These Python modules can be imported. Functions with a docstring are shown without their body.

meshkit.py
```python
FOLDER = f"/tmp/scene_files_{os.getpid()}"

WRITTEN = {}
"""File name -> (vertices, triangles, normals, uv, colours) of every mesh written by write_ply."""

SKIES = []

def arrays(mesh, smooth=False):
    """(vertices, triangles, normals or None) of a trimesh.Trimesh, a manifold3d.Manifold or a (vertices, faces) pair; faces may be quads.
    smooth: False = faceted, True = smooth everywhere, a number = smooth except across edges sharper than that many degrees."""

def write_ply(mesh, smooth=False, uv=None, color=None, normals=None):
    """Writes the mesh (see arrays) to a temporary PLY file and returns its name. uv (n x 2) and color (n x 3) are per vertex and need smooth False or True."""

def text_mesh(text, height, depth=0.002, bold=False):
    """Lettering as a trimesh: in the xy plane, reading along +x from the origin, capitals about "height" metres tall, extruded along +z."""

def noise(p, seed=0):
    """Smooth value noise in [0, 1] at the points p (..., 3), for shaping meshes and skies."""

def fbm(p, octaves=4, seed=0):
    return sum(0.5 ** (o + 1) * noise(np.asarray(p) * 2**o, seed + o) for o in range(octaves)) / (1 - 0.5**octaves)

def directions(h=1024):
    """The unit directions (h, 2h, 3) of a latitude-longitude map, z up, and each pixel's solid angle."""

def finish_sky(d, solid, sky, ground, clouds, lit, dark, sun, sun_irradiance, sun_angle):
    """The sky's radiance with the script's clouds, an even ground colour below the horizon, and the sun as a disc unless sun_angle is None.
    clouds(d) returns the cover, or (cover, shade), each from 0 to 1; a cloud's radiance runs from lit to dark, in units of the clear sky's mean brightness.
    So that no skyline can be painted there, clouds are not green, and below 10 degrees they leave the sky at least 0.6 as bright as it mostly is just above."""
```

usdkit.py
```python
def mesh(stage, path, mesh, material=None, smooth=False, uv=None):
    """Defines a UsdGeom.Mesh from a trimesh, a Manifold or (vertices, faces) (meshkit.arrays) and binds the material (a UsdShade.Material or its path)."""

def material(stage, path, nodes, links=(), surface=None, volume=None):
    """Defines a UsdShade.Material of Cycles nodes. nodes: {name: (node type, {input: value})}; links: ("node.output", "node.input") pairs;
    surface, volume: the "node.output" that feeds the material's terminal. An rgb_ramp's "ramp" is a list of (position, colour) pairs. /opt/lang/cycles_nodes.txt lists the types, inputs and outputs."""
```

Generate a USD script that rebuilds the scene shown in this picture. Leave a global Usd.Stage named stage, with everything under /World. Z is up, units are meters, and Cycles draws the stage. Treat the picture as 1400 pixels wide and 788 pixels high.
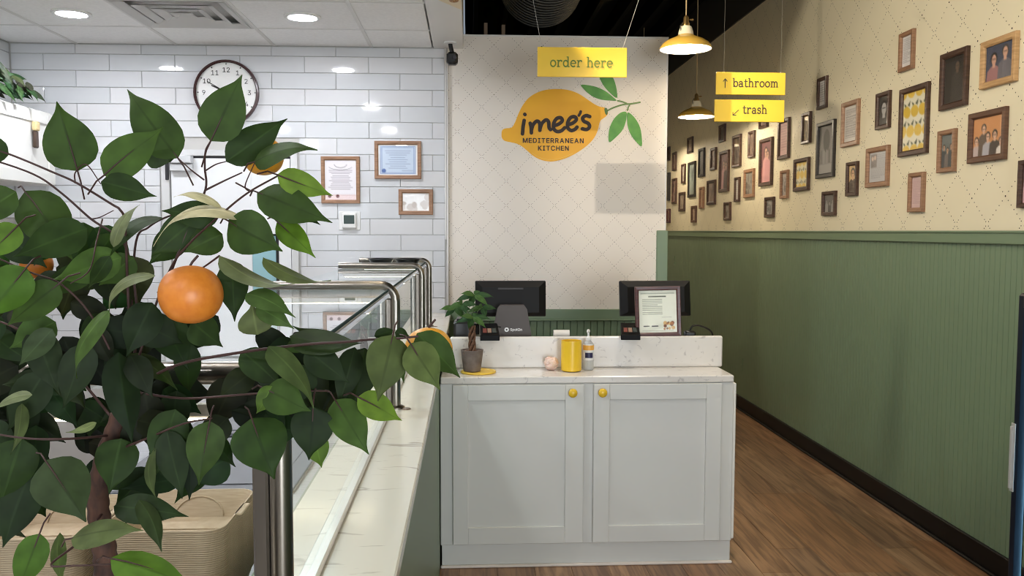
import math, random
import numpy as np, trimesh, usdkit, meshkit
import shapely
from shapely.geometry import Polygon, LineString, Point, box as sbox
from shapely.ops import unary_union
from PIL import Image, ImageDraw
from scipy.spatial import ConvexHull
from pxr import Usd, UsdGeom, UsdLux, UsdShade, Sdf, Gf, Vt

stage = Usd.Stage.CreateInMemory()
UsdGeom.SetStageUpAxis(stage, 'Z'); UsdGeom.SetStageMetersPerUnit(stage, 1.0)
UsdGeom.Xform.Define(stage, '/World'); UsdGeom.Scope.Define(stage, '/World/Looks')
PI = math.pi

# ------------------------------------------------------------------ camera
FPX, CX, CY = 1175.0, 700.0, 394.0
EYE = np.array([0, 0, 1.607])
YAW, PITCH, ROLL = np.radians([2.92, 3.80, 0.09])
Fv = np.array([math.sin(YAW)*math.cos(PITCH), math.cos(YAW)*math.cos(PITCH), -math.sin(PITCH)])
R0 = np.array([math.cos(YAW), -math.sin(YAW), 0]); U0 = np.cross(R0, Fv)
Rv = math.cos(ROLL)*R0 + math.sin(ROLL)*U0; Uv = -math.sin(ROLL)*R0 + math.cos(ROLL)*U0
cam = UsdGeom.Camera.Define(stage, '/World/camera')
mtx = Gf.Matrix4d(*Rv, 0, *Uv, 0, *(-Fv), 0, *EYE, 1)
cam.AddTransformOp().Set(mtx)
cam.CreateHorizontalApertureAttr(36.0); cam.CreateVerticalApertureAttr(36.0*788/1400)
cam.CreateFocalLengthAttr(36.0*FPX/1400); cam.CreateClippingRangeAttr((0.05, 100))
cam.CreateExposureAttr(0.0)

def ray(px, py): return Fv + (px-CX)/FPX*Rv - (py-CY)/FPX*Uv
def atY(px, py, Y): d = ray(px, py); return EYE + d*(Y/d[1])
def atX(px, py, X): d = ray(px, py); return EYE + d*(X/d[0])
def atZ(px, py, Z): d = ray(px, py); return EYE + d*((Z-EYE[2])/d[2])
def atD(px, py, D): return EYE + ray(px, py)*D

# ------------------------------------------------------------------ daylight and sky
dome = UsdLux.DomeLight.Define(stage, '/World/sky'); dome.CreateIntensityAttr(0.1); dome.CreateColorAttr(Gf.Vec3f(.75, .87, 1.0))
DAY = 16.5      # daylight through the shop front behind the camera
KITCHEN = 270.0  # recessed downlights
PENDANT = 4.0
LEDGE = 95.0    # warmer recessed lights over the service bar
SPOT = 160.0
FLOOD = 42.0

def rect_light(name, pos, to, w, h, power, col):
    l = UsdLux.RectLight.Define(stage, '/World/'+name)
    l.CreateWidthAttr(w); l.CreateHeightAttr(h); l.CreateIntensityAttr(power); l.CreateColorAttr(Gf.Vec3f(*col))
    p = np.array(pos, float); z = p-np.array(to, float); z /= np.linalg.norm(z)
    x = np.cross([0, 0, 1.0] if abs(z[2]) < .99 else [0, 1.0, 0], z); x /= np.linalg.norm(x); y = np.cross(z, x)
    l.AddTransformOp().Set(Gf.Matrix4d(*x, 0, *y, 0, *z, 0, *p, 1)); return l
rect_light('window_daylight', (1.35, -3.55, 1.25), (1.0, 4, 1.0), 1.7, 2.0, DAY, (.86, .93, 1.0))
rect_light('door_daylight', (-2.1, -3.55, 1.25), (0, 4, 1.2), .8, 1.9, DAY*.12, (.86, .93, 1.0))

# ------------------------------------------------------------------ colours and materials
def lin(c):
    c = np.asarray(c, float)/255.0
    return np.where(c <= .04045, c/12.92, ((c+.055)/1.055)**2.4)
MATS = {}
def mat(name, col=None, rough=.5, metal=0, **kw):
    if name in MATS: return MATS[name]
    p = dict(base_color=lin(col), roughness=rough, metallic=metal); p.update(kw)
    m = MATS[name] = usdkit.material(stage, '/World/Looks/'+name, {'p': ('principled_bsdf', p)}, [], surface='p.BSDF'); return m
def mat_emit(name, col, strength):
    if name in MATS: return MATS[name]
    m = MATS[name] = usdkit.material(stage, '/World/Looks/'+name, {'e': ('emission', {'color': lin(col), 'strength': strength})}, [], surface='e.emission'); return m
def mat_noise(name, c1, c2, scale=(1, 1, 1), nscale=5.0, detail=4, rough=.5, lo=.35, hi=.65, bump=0.0, metal=0, rough2=None, distortion=0.0, **kw):
    """two tones mixed by a stretched noise in object space"""
    if name in MATS: return MATS[name]
    p = dict(roughness=rough, metallic=metal); p.update(kw)
    n = {'g': ('texture_coordinate', {}), 'm': ('mapping', {'scale': scale}), 'n': ('noise_texture', {'scale': nscale, 'detail': detail, 'distortion': distortion}),
         'r': ('rgb_ramp', {'ramp': [(0, lin(c1)), (lo, lin(c1)), (hi, lin(c2)), (1, lin(c2))]}), 'p': ('principled_bsdf', p)}
    l = [('g.object', 'm.vector'), ('m.vector', 'n.vector'), ('n.fac', 'r.fac'), ('r.color', 'p.base_color')]
    if bump:
        n['b'] = ('bump', {'strength': bump, 'distance': .002}); l += [('n.fac', 'b.height'), ('b.normal', 'p.normal')]
    m = MATS[name] = usdkit.material(stage, '/World/Looks/'+name, n, l, surface='p.BSDF'); return m
def mat_vc(name, rough=.5, trans=0.0, **kw):
    """flat print: the colour is read from the mesh"""
    if name in MATS: return MATS[name]
    p = dict(roughness=rough); p.update(kw)
    n = {'a': ('attribute', {'attribute': 'displayColor'}), 'p': ('principled_bsdf', p)}
    l = [('a.color', 'p.base_color')]; s = 'p.BSDF'
    if trans:
        n['o'] = ('texture_coordinate', {}); n['z'] = ('noise_texture', {'scale': 55.0, 'detail': 3.0}); n['zr'] = ('map_range', {'from_min': .3, 'from_max': .7, 'to_min': .78, 'to_max': 1.16}); n['zm'] = ('vector_math', {'math_type': 'scale'}); n['bp'] = ('bump', {'strength': .25, 'distance': .003})
        l = [('o.object', 'z.vector'), ('z.fac', 'zr.value'), ('a.color', 'zm.vector1'), ('zr.result', 'zm.scale'), ('zm.vector', 'p.base_color'), ('z.fac', 'bp.height'), ('bp.normal', 'p.normal')]
        n['t'] = ('translucent_bsdf', {}); n['g'] = ('mix_color', {'blend_type': 'multiply', 'fac': 1.0, 'b': (1.0, 1.25, .45)}); n['x'] = ('mix_closure', {'fac': trans})
        l += [('a.color', 'g.a'), ('g.result', 't.color'), ('p.BSDF', 'x.closure1'), ('t.BSDF', 'x.closure2')]; s = 'x.closure'
    m = MATS[name] = usdkit.material(stage, '/World/Looks/'+name, n, l, surface=s); return m
def mat_glass(name, tint=(1, 1, 1), rough=0.0, ior=1.5, boost=1.0):
    if name in MATS: return MATS[name]
    n = {'f': ('fresnel', {'IOR': ior}), 'bk': ('geometry', {}), 'iv': ('math', {'math_type': 'subtract', 'value1': 1.0}), 'mu': ('math', {'math_type': 'multiply'}), 't': ('transparent_bsdf', {'color': tint}), 'g': ('glossy_bsdf', {'color': (1, 1, 1), 'roughness': rough}), 'x': ('mix_closure', {})}
    m = MATS[name] = usdkit.material(stage, '/World/Looks/'+name, n, [('bk.backfacing', 'iv.value2'), ('f.fac', 'mu.value1'), ('iv.value', 'mu.value2'), ('mu.value', 'x.fac'), ('t.BSDF', 'x.closure1'), ('g.BSDF', 'x.closure2')], surface='x.closure'); return m

def mat_paper(name, axis, pu, pv, u0, v0, base, dots, r=.020):
    """wallpaper print: dotted lines on a diagonal lattice, a larger dot at one crossing and a cluster of four at the next"""
    N, L = {}, []; k = [0]
    def op(t, a, b=None, c=None):
        k[0] += 1; nm = 'm%d' % k[0]; d = {'math_type': t}
        for i, x in enumerate((a, b, c)):
            if x is None: continue
            if isinstance(x, str): L.append((x, '%s.value%d' % (nm, i+1)))
            else: d['value%d' % (i+1)] = float(x)
        N[nm] = ('math', d); return nm+'.value'
    N['g'] = ('geometry', {}); N['s'] = ('separate_xyz', {}); L.append(('g.position', 's.vector'))
    u = op('divide', op('subtract', 's.'+axis, u0), pu); v = op('divide', op('subtract', 's.z', v0), pv)
    p = op('add', u, v); q = op('subtract', u, v); hits = []
    for a, b in ((p, q), (q, p)):
        rb = op('round', b); f = op('subtract', b, rb)
        d = op('subtract', a, rb)
        along = op('absolute', op('wrap', d, 1.0, -1.0))
        g1 = op('subtract', along, op('divide', op('round', op('multiply', along, 6.0)), 6.0)); g2 = op('subtract', along, 11/12)
        near = op('less_than', along, .875)
        gg = op('add', op('multiply', g1, near), op('multiply', g2, op('subtract', 1.0, near)))
        dist = op('sqrt', op('add', op('multiply', f, f), op('multiply', gg, gg)))
        rad = op('multiply_add', op('less_than', along, .07), r*.5, r)
        hits.append(op('less_than', dist, rad))
    h = op('maximum', *hits)
    N['c'] = ('mix_color', {'a': lin(base), 'b': lin(dots)}); L.append((h, 'c.fac'))
    N['p'] = ('principled_bsdf', {'roughness': .55, 'specular_ior_level': .3}); L.append(('c.result', 'p.base_color'))
    m = MATS[name] = usdkit.material(stage, '/World/Looks/'+name, N, L, surface='p.BSDF'); return m

# ------------------------------------------------------------------ mesh helpers
def _cbox():
    pts = []
    for sx in (0, 1):
        for sy in (0, 1):
            for sz in (0, 1):
                for k in range(3): pts.append((sx, sy, sz, k))
    P = np.array([[(s if kk == k else abs(s-.1)) for kk, s in enumerate((a, b, c))] for a, b, c, k in pts])
    h = ConvexHull(P); F = h.simplices.copy()
    for i, f in enumerate(F):
        n = np.cross(P[f[1]]-P[f[0]], P[f[2]]-P[f[0]])
        if n @ (P[f].mean(0)-.5) < 0: F[i] = f[::-1]
    return pts, F
CB_PTS, CB_F = _cbox()

class M:
    def __init__(s): s.v, s.f, s.n, s.c = [], [], 0, []
    def add(s, v, f, col=None):
        v = np.asarray(v, float); f = np.asarray(f, int)
        if f.shape[1] == 4: f = np.vstack([f[:, [0, 1, 2]], f[:, [0, 2, 3]]])
        s.v.append(v); s.f.append(f+s.n); s.n += len(v)
        if col is not None: s.c.append(np.broadcast_to(col, (len(v), 3)))
        return s
    def box(s, x0, x1, y0, y1, z0, z1, b=.002, col=None):
        lo = np.minimum([x0, y0, z0], [x1, y1, z1]); hi = np.maximum([x0, y0, z0], [x1, y1, z1])
        b = min(b, .45*float((hi-lo).min()))
        if b <= 0:
            t = trimesh.creation.box(bounds=[lo, hi]); return s.add(t.vertices, t.faces, col)
        v = [[(lo[i] if a[i] == 0 else hi[i]) if i == a[3] else (lo[i]+b if a[i] == 0 else hi[i]-b) for i in range(3)] for a in CB_PTS]
        return s.add(v, CB_F, col)
    def lathe(s, prof, c=(0, 0, 0), n=28, axis='z', col=None):
        prof = np.asarray(prof, float); a = np.arange(n)*2*PI/n
        r = prof[:, 0][:, None]
        pts = np.stack([r*np.cos(a), r*np.sin(a), np.broadcast_to(prof[:, 1][:, None], (len(prof), n))], -1)
        if axis == 'x': pts = pts[..., [2, 0, 1]]
        if axis == 'y': pts = pts[..., [1, 2, 0]]
        i, j = np.meshgrid(np.arange(len(prof)-1), np.arange(n), indexing='ij')
        q = np.stack([i*n+j, i*n+(j+1) % n, (i+1)*n+(j+1) % n, (i+1)*n+j], -1).reshape(-1, 4)
        return s.add(pts.reshape(-1, 3)+np.asarray(c), q, col)
    def tube(s, pts, r, sides=8, caps=True, col=None):
        p = np.asarray(pts, float); m = len(p); r = np.broadcast_to(r, (m,))
        t = np.gradient(p, axis=0); t /= np.linalg.norm(t, axis=1, keepdims=True)+1e-12
        up = np.array([0, 0, 1.0]) if abs(t[0][2]) < .9 else np.array([1.0, 0, 0])
        fr = []; a = np.cross(t[0], up); a /= np.linalg.norm(a)
        for k in range(m):
            a = a-t[k]*(a@t[k]); a /= np.linalg.norm(a)+1e-12; fr.append((a, np.cross(t[k], a)))
        ang = np.arange(sides)*2*PI/sides
        v = np.concatenate([p[k]+r[k]*(np.cos(ang)[:, None]*fr[k][0]+np.sin(ang)[:, None]*fr[k][1]) for k in range(m)])
        i, j = np.meshgrid(np.arange(m-1), np.arange(sides), indexing='ij')
        q = np.stack([i*sides+j, i*sides+(j+1) % sides, (i+1)*sides+(j+1) % sides, (i+1)*sides+j], -1).reshape(-1, 4)
        f = np.vstack([q[:, [0, 1, 2]], q[:, [0, 2, 3]]])
        if caps:
            v = np.vstack([v, p[:1], p[-1:]]); nb = m*sides
            f = np.vstack([f, [[(k+1) % sides, k, nb] for k in range(sides)], [[(m-1)*sides+k, (m-1)*sides+(k+1) % sides, nb+1] for k in range(sides)]])
        return s.add(v, f, col)
    def prism(s, shape, d, o=(0, 0, 0), u=(1, 0, 0), v=(0, 0, 1), col=None):
        """a flat shape, u right and v up, pulled a thickness d along u x v"""
        o, u, v = (np.asarray(k, float) for k in (o, u, v)); n = np.cross(u, v)
        for g in getattr(shape, 'geoms', [shape]):
            if g.is_empty or g.geom_type != 'Polygon': continue
            t = trimesh.creation.extrude_polygon(g, d, engine='earcut')
            p = np.asarray(t.vertices); s.add(o+p[:, :1]*u+p[:, 1:2]*v+p[:, 2:]*n, t.faces, col)
        return s
    def sphere(s, c, r, sub=2, col=None):
        t = trimesh.creation.icosphere(sub, 1.0); return s.add(t.vertices*np.asarray(r)+np.asarray(c), t.faces, col)
    def mesh(s): return np.concatenate(s.v), np.concatenate(s.f)

USED = {}
def numbered(parent, name):
    k = (parent, name); n = USED.get(k, 0); USED[k] = n+1
    return f'{parent}/{name}' + (f'_{n:03d}' if n else '')
LOC = {}
def tag(prim, label=None, cat=None, group=None, kind=None):
    for k, v in (('label', label), ('category', cat), ('group', group), ('kind', kind)):
        if v: prim.SetCustomDataByKey(k, v)
    return prim
def thing(name, label, cat, loc=(0, 0, 0), group=None, kind=None, rotz=0):
    path = numbered('/World', name); x = UsdGeom.Xform.Define(stage, path); x.AddTranslateOp().Set(Gf.Vec3d(*map(float, loc)))
    if rotz: x.AddRotateZOp().Set(rotz)
    LOC[path] = np.asarray(loc, float); return tag(x.GetPrim(), label, cat, group, kind)
def part(parent, name, m, material, smooth=False, label=None, kind=None):
    """parent: a thing or a part of one; the mesh is given in world coordinates (or local ones where the thing stands at the origin)"""
    pp = str(parent.GetPath()); path = numbered(pp, name)
    v, f = m.mesh() if isinstance(m, M) else m
    root = '/'.join(pp.split('/')[:3]); v = v-LOC.get(root, 0)
    g = usdkit.mesh(stage, path, (v, f), material, smooth=(True if (isinstance(m, M) and m.c and smooth) else smooth))
    if isinstance(m, M) and m.c:
        UsdGeom.PrimvarsAPI(g).CreatePrimvar('displayColor', Sdf.ValueTypeNames.Color3fArray, 'vertex').Set(Vt.Vec3fArray.FromNumpy(np.concatenate(m.c).astype(np.float32)))
    return tag(g.GetPrim(), label, None, None, kind)
def single(name, m, material, label, cat, smooth=False, group=None, kind=None):
    path = numbered('/World', name); v, f = m.mesh() if isinstance(m, M) else m
    c = np.array([(v[:, 0].min()+v[:, 0].max())/2, (v[:, 1].min()+v[:, 1].max())/2, v[:, 2].min()])
    g = usdkit.mesh(stage, path, (v-c, f), material, smooth=smooth); g.AddTranslateOp().Set(Gf.Vec3d(*c)); LOC[path] = c
    if isinstance(m, M) and m.c:
        UsdGeom.PrimvarsAPI(g).CreatePrimvar('displayColor', Sdf.ValueTypeNames.Color3fArray, 'vertex').Set(Vt.Vec3fArray.FromNumpy(np.concatenate(m.c).astype(np.float32)))
    return tag(g.GetPrim(), label, cat, group, kind)
def copy_of(src, label, loc, group=None):
    """a further copy of a thing: references its source, moved"""
    base = src.GetName(); base = base[:-4] if base[-4:-3] == '_' and base[-3:].isdigit() else base
    path = numbered('/World', base); p = stage.DefinePrim(path, 'Xform'); p.GetReferences().AddInternalReference(src.GetPath())
    x = UsdGeom.Xformable(p); p.GetAttribute('xformOp:translate').Set(Gf.Vec3d(*map(float, loc)))
    p.SetInstanceable(True); return tag(p, label, src.GetCustomDataByKey('category'), group)

def picture_mesh(o, u, v, w, h, painter, res, seed=0):
    """a printed sheet: painter draws it, every vertex of a fine grid takes its colour"""
    W, H = max(4, int(round(w/res))), max(4, int(round(h/res))); S = 4
    im = Image.new('RGB', (W*S, H*S), (255, 255, 255)); painter(ImageDraw.Draw(im), W*S, H*S, random.Random(seed))
    a = np.asarray(im.resize((W, H), Image.BOX), float)
    i, j = np.meshgrid(np.arange(H), np.arange(W), indexing='ij')
    o, u, v = (np.asarray(k, float) for k in (o, u, v))
    P = o+(j/(W-1)-.5)[..., None]*w*u+(.5-i/(H-1))[..., None]*h*v
    q = np.stack([(i*W+j)[:-1, :-1], ((i+1)*W+j)[:-1, :-1], ((i+1)*W+j+1)[:-1, :-1], (i*W+j+1)[:-1, :-1]], -1).reshape(-1, 4)
    m = M(); m.add(P.reshape(-1, 3), q); m.c = [lin(a.reshape(-1, 3))]; return m

# ------------------------------------------------------------------ the setting
W = 5.68; XR = 2.46; XL = -2.90; ZC = 2.787; ZT = 3.514; ZOPEN = 4.0
white_tile = [mat('white_tile_%d' % k, c, .055) for k, c in enumerate(((209, 210, 213), (212, 212, 214), (206, 208, 211)))]
grout = mat('grout', (190, 188, 184), .8)
green = mat('green_paint', (113, 133, 106), .42)
paper_back = mat_paper('wallpaper_back', 'x', .1602, .1602, .0098, 1.6942, (233, 225, 215), (98, 86, 78), r=.0172)
paper_right = mat_paper('wallpaper_right', 'y', .2632, .2522, 4.1024, 1.770, (230, 220, 192), (52, 42, 34), r=.0165)
white_paint = mat('white_paint', (226, 224, 220), .45)
black_paint = mat('black_paint', (8, 7, 6), .8, specular_ior_level=.1)
dark_base = mat('dark_baseboard', (17, 14, 14), .5, specular_ior_level=.25)
dark_metal = mat('dark_metal', (40, 36, 32), .5, .4)
steel = mat('brushed_steel', (132, 126, 117), .27, 1.0)
plastic_black = mat('black_plastic', (12, 12, 13), .35)
plastic_white = mat('white_plastic', (228, 228, 226), .35)

# floor: planks along the lane
fl = thing('floor', 'brown wood plank floor', 'floor', kind='structure')
part(fl, 'subfloor', M().box(XL, XR+.3, -3.6, 12, -.1, -.008, 0), mat_noise('subfloor', (92, 66, 46), (120, 88, 62), (6, .6, 1), 3))
rng = random.Random(4)
woods = [mat_noise('plank_wood_%d' % k, c1, c2, (16, 1.1, 1), 2.2, 6, .42, .38, .62, bump=.06, distortion=.8) for k, (c1, c2) in enumerate(
    (((116, 84, 58), (160, 122, 88)), ((122, 90, 64), (170, 134, 100)), ((109, 80, 58), (149, 115, 85)), ((125, 90, 61), (162, 119, 83))))]
for i in range(17):
    x0 = -.40+i*.178; y = 3.0-rng.random()*1.2
    while y < 9.2:
        if y+1.22 > 3.3:
            part(fl, 'plank', M().box(x0+.0006, min(x0+.1774, XR), y+.0006, y+1.2194, -.008, 0, .0012), woods[rng.randrange(4)])
        y += 1.22
# kitchen wall with tiles
wb = thing('wall_back', 'white glossy subway tiled kitchen wall', 'wall', kind='structure')
part(wb, 'backing', M().box(XL-.1, -.14, W, W+.12, 0, ZC+.1, 0), grout)
rows = [2.786-.0]; PITCHX, PITCHZ = .4094, .1041
zl = 2.724
rng = random.Random(2)
for r in range(-1, 18):
    z1 = zl-r*PITCHZ; z0 = z1-PITCHZ+.0026; z1 -= .0004
    z1 = min(z1, ZC-.002)
    if z1 < .95: break
    joint = atY(150, 85, W)[0] if r % 2 == 0 else atY(103.5, 70, W)[0]
    k0 = math.floor((XL-joint)/PITCHX)
    for k in range(k0, 9):
        x0 = max(joint+k*PITCHX+.0013, XL+.014); x1 = min(joint+(k+1)*PITCHX-.0013, -.152)
        if x1-x0 < .02: continue
        if z0 < 2.14: # leave the doorway free
            if x0 > -1.98 and x1 < -1.09: continue
            if x0 < -1.98 < x1: x1 = -1.98
            if x0 < -1.09 < x1: x0 = -1.09
            if x1-x0 < .02: continue
        part(wb, 'tile', M().box(x0, x1, W-.009+rng.uniform(-.0006, .0006), W, z0, z1, .0022), white_tile[rng.randrange(3)])
wl = thing('wall_left', 'white tiled left kitchen wall', 'wall', kind='structure')
part(wl, 'backing', M().box(XL-.1, XL, -3.6, W, 0, ZC+.1, 0), grout)
for r in range(-1, 10):
    z1 = min(zl-r*PITCHZ-.0004, ZC-.002); z0 = zl-(r+1)*PITCHZ+.0026
    for k in range(3):
        y1 = W-.012-k*PITCHX+(0 if r % 2 else .2); y0 = y1-PITCHX+.0026; y1 = min(y1, W-.012)
        part(wl, 'tile', M().box(XL, XL+.009, y0, y1, z0, z1, .0022), white_tile[(r+k) % 3])
# metal strip between tile and wallpaper
part(thing('trim_1', 'thin white metal edge strip where tile meets wallpaper', 'trim', kind='structure'), 'edge_strip', M().box(-.152, -.140, W-.022, W, 1.55, ZC, .002).box(-.139, -.128, W-.026, W, .93, ZC, .002), mat('edge_strip', (205, 202, 198), .35, .3))
# papered wall behind the till
wc = thing('wall_center', 'diamond dot wallpapered wall behind the till', 'wall', kind='structure')
part(wc, 'wallpaper', M().box(-.13, 1.312, W, W+.12, 1.05, 2.868, 0), paper_back)
part(wc, 'cap', M().box(-.13, 1.318, W-.004, W+.125, 2.868, 2.880, .002), white_paint)
for px, hgt in ((664, .075), (688, .062)):
    q = atY(px, 48, W+.16); part(wc, 'stud', M().box(q[0]-.012, q[0]+.012, W+.13, W+.165, 2.6, q[2]+hgt, .002), mat('stud_wood', (120, 100, 80), .7))
part(wc, 'corner_bead', M().box(1.306, 1.316, W-.003, W+.12, 1.612, 2.868, .002), white_paint)
m = M()
xs = np.arange(-.13, 1.25, .045)
for x in xs: m.box(x+.0015, min(x+.0435, 1.25), W-.012, W, .3, 1.02, .003)
part(wc, 'beadboard', m, green, kind='stuff')
part(wc, 'chair_rail', M().box(-.13, 1.252, W-.026, W, 1.020, 1.088, .004).box(-.13, 1.252, W-.032, W, 1.012, 1.022, .003), green)
part(wc, 'corner_post', M().box(1.252, 1.326, W-.022, W+.14, 0, 1.612, .004), green)
part(wc, 'lower_wall', M().box(-.13, 1.252, W, W+.12, 0, 1.05, 0), green)
part(wc, 'partition_end', M().box(1.2, 1.30, W+.12, 12, 0, 2.868, 0), white_paint)
# right wall
wr = thing('wall_right', 'long wall with cream dotted wallpaper over green beadboard', 'wall', kind='structure')
part(wr, 'wallpaper', M().box(XR, XR+.1, -3.6, 12, 1.612, ZT, 0), paper_right)
part(wr, 'upper_wall', M().box(XR-.012, XR+.1, -3.6, 12, ZT, ZOPEN, .003), mat('upper_wall_dark', (46, 41, 35), .7))
part(wr, 'lower_wall', M().box(XR+.006, XR+.1, -3.6, 12, 0, 1.56, 0), green)
ys = np.arange(-1.0, 12, .0405); prof = []
for y in ys: prof += [(y, XR), (y+.0350, XR), (y+.0365, XR+.0022), (y+.0390, XR+.0022)]
prof = np.array(prof); n = len(prof)
v = np.concatenate([np.c_[prof[:, 1], prof[:, 0], np.full(n, .11)], np.c_[prof[:, 1], prof[:, 0], np.full(n, 1.552)]])
i = np.arange(n-1)
part(wr, 'beadboard', (v, np.vstack([np.c_[i, i+n, i+1], np.c_[i+1, i+n, i+n+1]])), green, kind='stuff')
part(wr, 'chair_rail', M().box(XR-.020, XR+.02, -1, 12, 1.549, 1.612, .004).box(XR-.026, XR+.02, -1, 12, 1.600, 1.612, .003), green)
part(thing('baseboard_right', 'dark brown baseboard along the green wall', 'baseboard', kind='structure'), 'board', M().box(XR-.014, XR+.02, -1, 12, 0, .118, .004), dark_base)
single('trim_2', M().box(XR-.030, XR-.014, 3.3, 12, 0, .016, .005), dark_base, 'slim dark shoe moulding under the baseboard', 'trim', kind='structure')
single('wall_far', M().box(-.2, XR+.1, 11.9, 12.1, 0, ZOPEN, 0).box(-.3, -.14, W+.121, 11.9, 0, ZOPEN, 0), paper_right, 'far end of the passage', 'wall', kind='structure')
m = M()
for x0, x1, z0, z1 in ((XL-.1, -2.55, 0, ZOPEN), (-1.65, .45, 0, ZOPEN), (2.25, XR+.1, 0, ZOPEN), (-2.55, -1.65, 2.25, ZOPEN), (.45, 2.25, 2.3, ZOPEN), (-2.55, -1.65, 0, .25), (.45, 2.25, 0, .2)): m.box(x0, x1, -3.65, -3.5, z0, z1, 0)
single('wall_rear', m, white_paint, 'shop front wall behind the viewer', 'wall', kind='structure')
for nm, x0, x1, z0, z1 in (('window_1', .45, 2.25, .2, 2.3), ('window_2', -2.55, -1.65, .25, 2.25)):
    wn = thing(nm, 'shop front window behind the viewer', 'window', ((x0+x1)/2, -3.55, z0), kind='structure'); m = M()
    m.box(x0, x1, -3.54, -3.48, z0, z0+.05, .004).box(x0, x1, -3.54, -3.48, z1-.05, z1, .004).box(x0, x0+.05, -3.54, -3.48, z0+.05, z1-.05, .004).box(x1-.05, x1, -3.54, -3.48, z0+.05, z1-.05, .004)
    part(wn, 'window_frame', m, plastic_black)
# kitchen ceiling: lay-in panels in a metal grid
ce = thing('ceiling', 'suspended ceiling of white panels in a metal grid', 'ceiling', kind='structure')
panel_mat = mat_noise('ceiling_panel', (236, 235, 233), (242, 241, 239), (1, 1, 1), 60, 3, .8, bump=.15)
gx = [-1.241+.6195*k for k in range(-3, 2)]; gy = [5.19-.615*k for k in range(0, 14)]
XC0, XC1 = XL, -.222
xedges = [XC0]+[x for x in gx if XC0+.05 < x < XC1-.05]+[XC1]; yedges = [W]+[y for y in gy if y > -3.5]
VENT = None
for i in range(len(xedges)-1):
    for j in range(len(yedges)-1):
        x0, x1 = xedges[i], xedges[i+1]; y1, y0 = yedges[j], yedges[j+1]
        if abs(x0+1.86) < .05 and j == 1: VENT = (x0, x1, y0, y1); continue
        part(ce, 'ceiling_panel', M().box(x0+.010, x1-.010, y0+.010, y1-.010, ZC+.003, ZC+.02, .003), panel_mat)
for x in xedges[1:-1]: part(ce, 'grid_bar', M().box(x-.012, x+.012, -3.6, W, ZC, ZC+.03, .002), mat('grid_bar', (214, 212, 208), .4))
for y in yedges[1:]: part(ce, 'grid_bar', M().box(XC0, XC1, y-.012, y+.012, ZC+.0008, ZC+.03, .002), MATS['grid_bar'])
part(ce, 'plenum', M().box(XL, -.06, -3.6, W, ZC+.05, ZC+.07, 0), white_paint)
part(ce, 'border', M().box(-.222, -.03, -3.6, W, ZC, ZC+.04, .003), white_paint)
part(ce, 'fascia', M().box(-.055, -.03, -3.6, W+.3, ZC+.01, ZOPEN, .002), mat('fascia', (158, 144, 122), .6))
# open black ceiling
co = thing('ceiling', 'open black ceiling deck with joists', 'ceiling', kind='structure')
part(co, 'deck', M().box(-.03, XR+.1, -3.6, 12, ZOPEN, ZOPEN+.1, 0), black_paint)
for k in range(9):
    x = .06+k*.30
    part(co, 'joist', M().box(x, x+.045, -1, 12, ZOPEN-.20, ZOPEN, .004), mat('joist_dark', (13, 12, 10), .8, specular_ior_level=.1))

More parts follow.
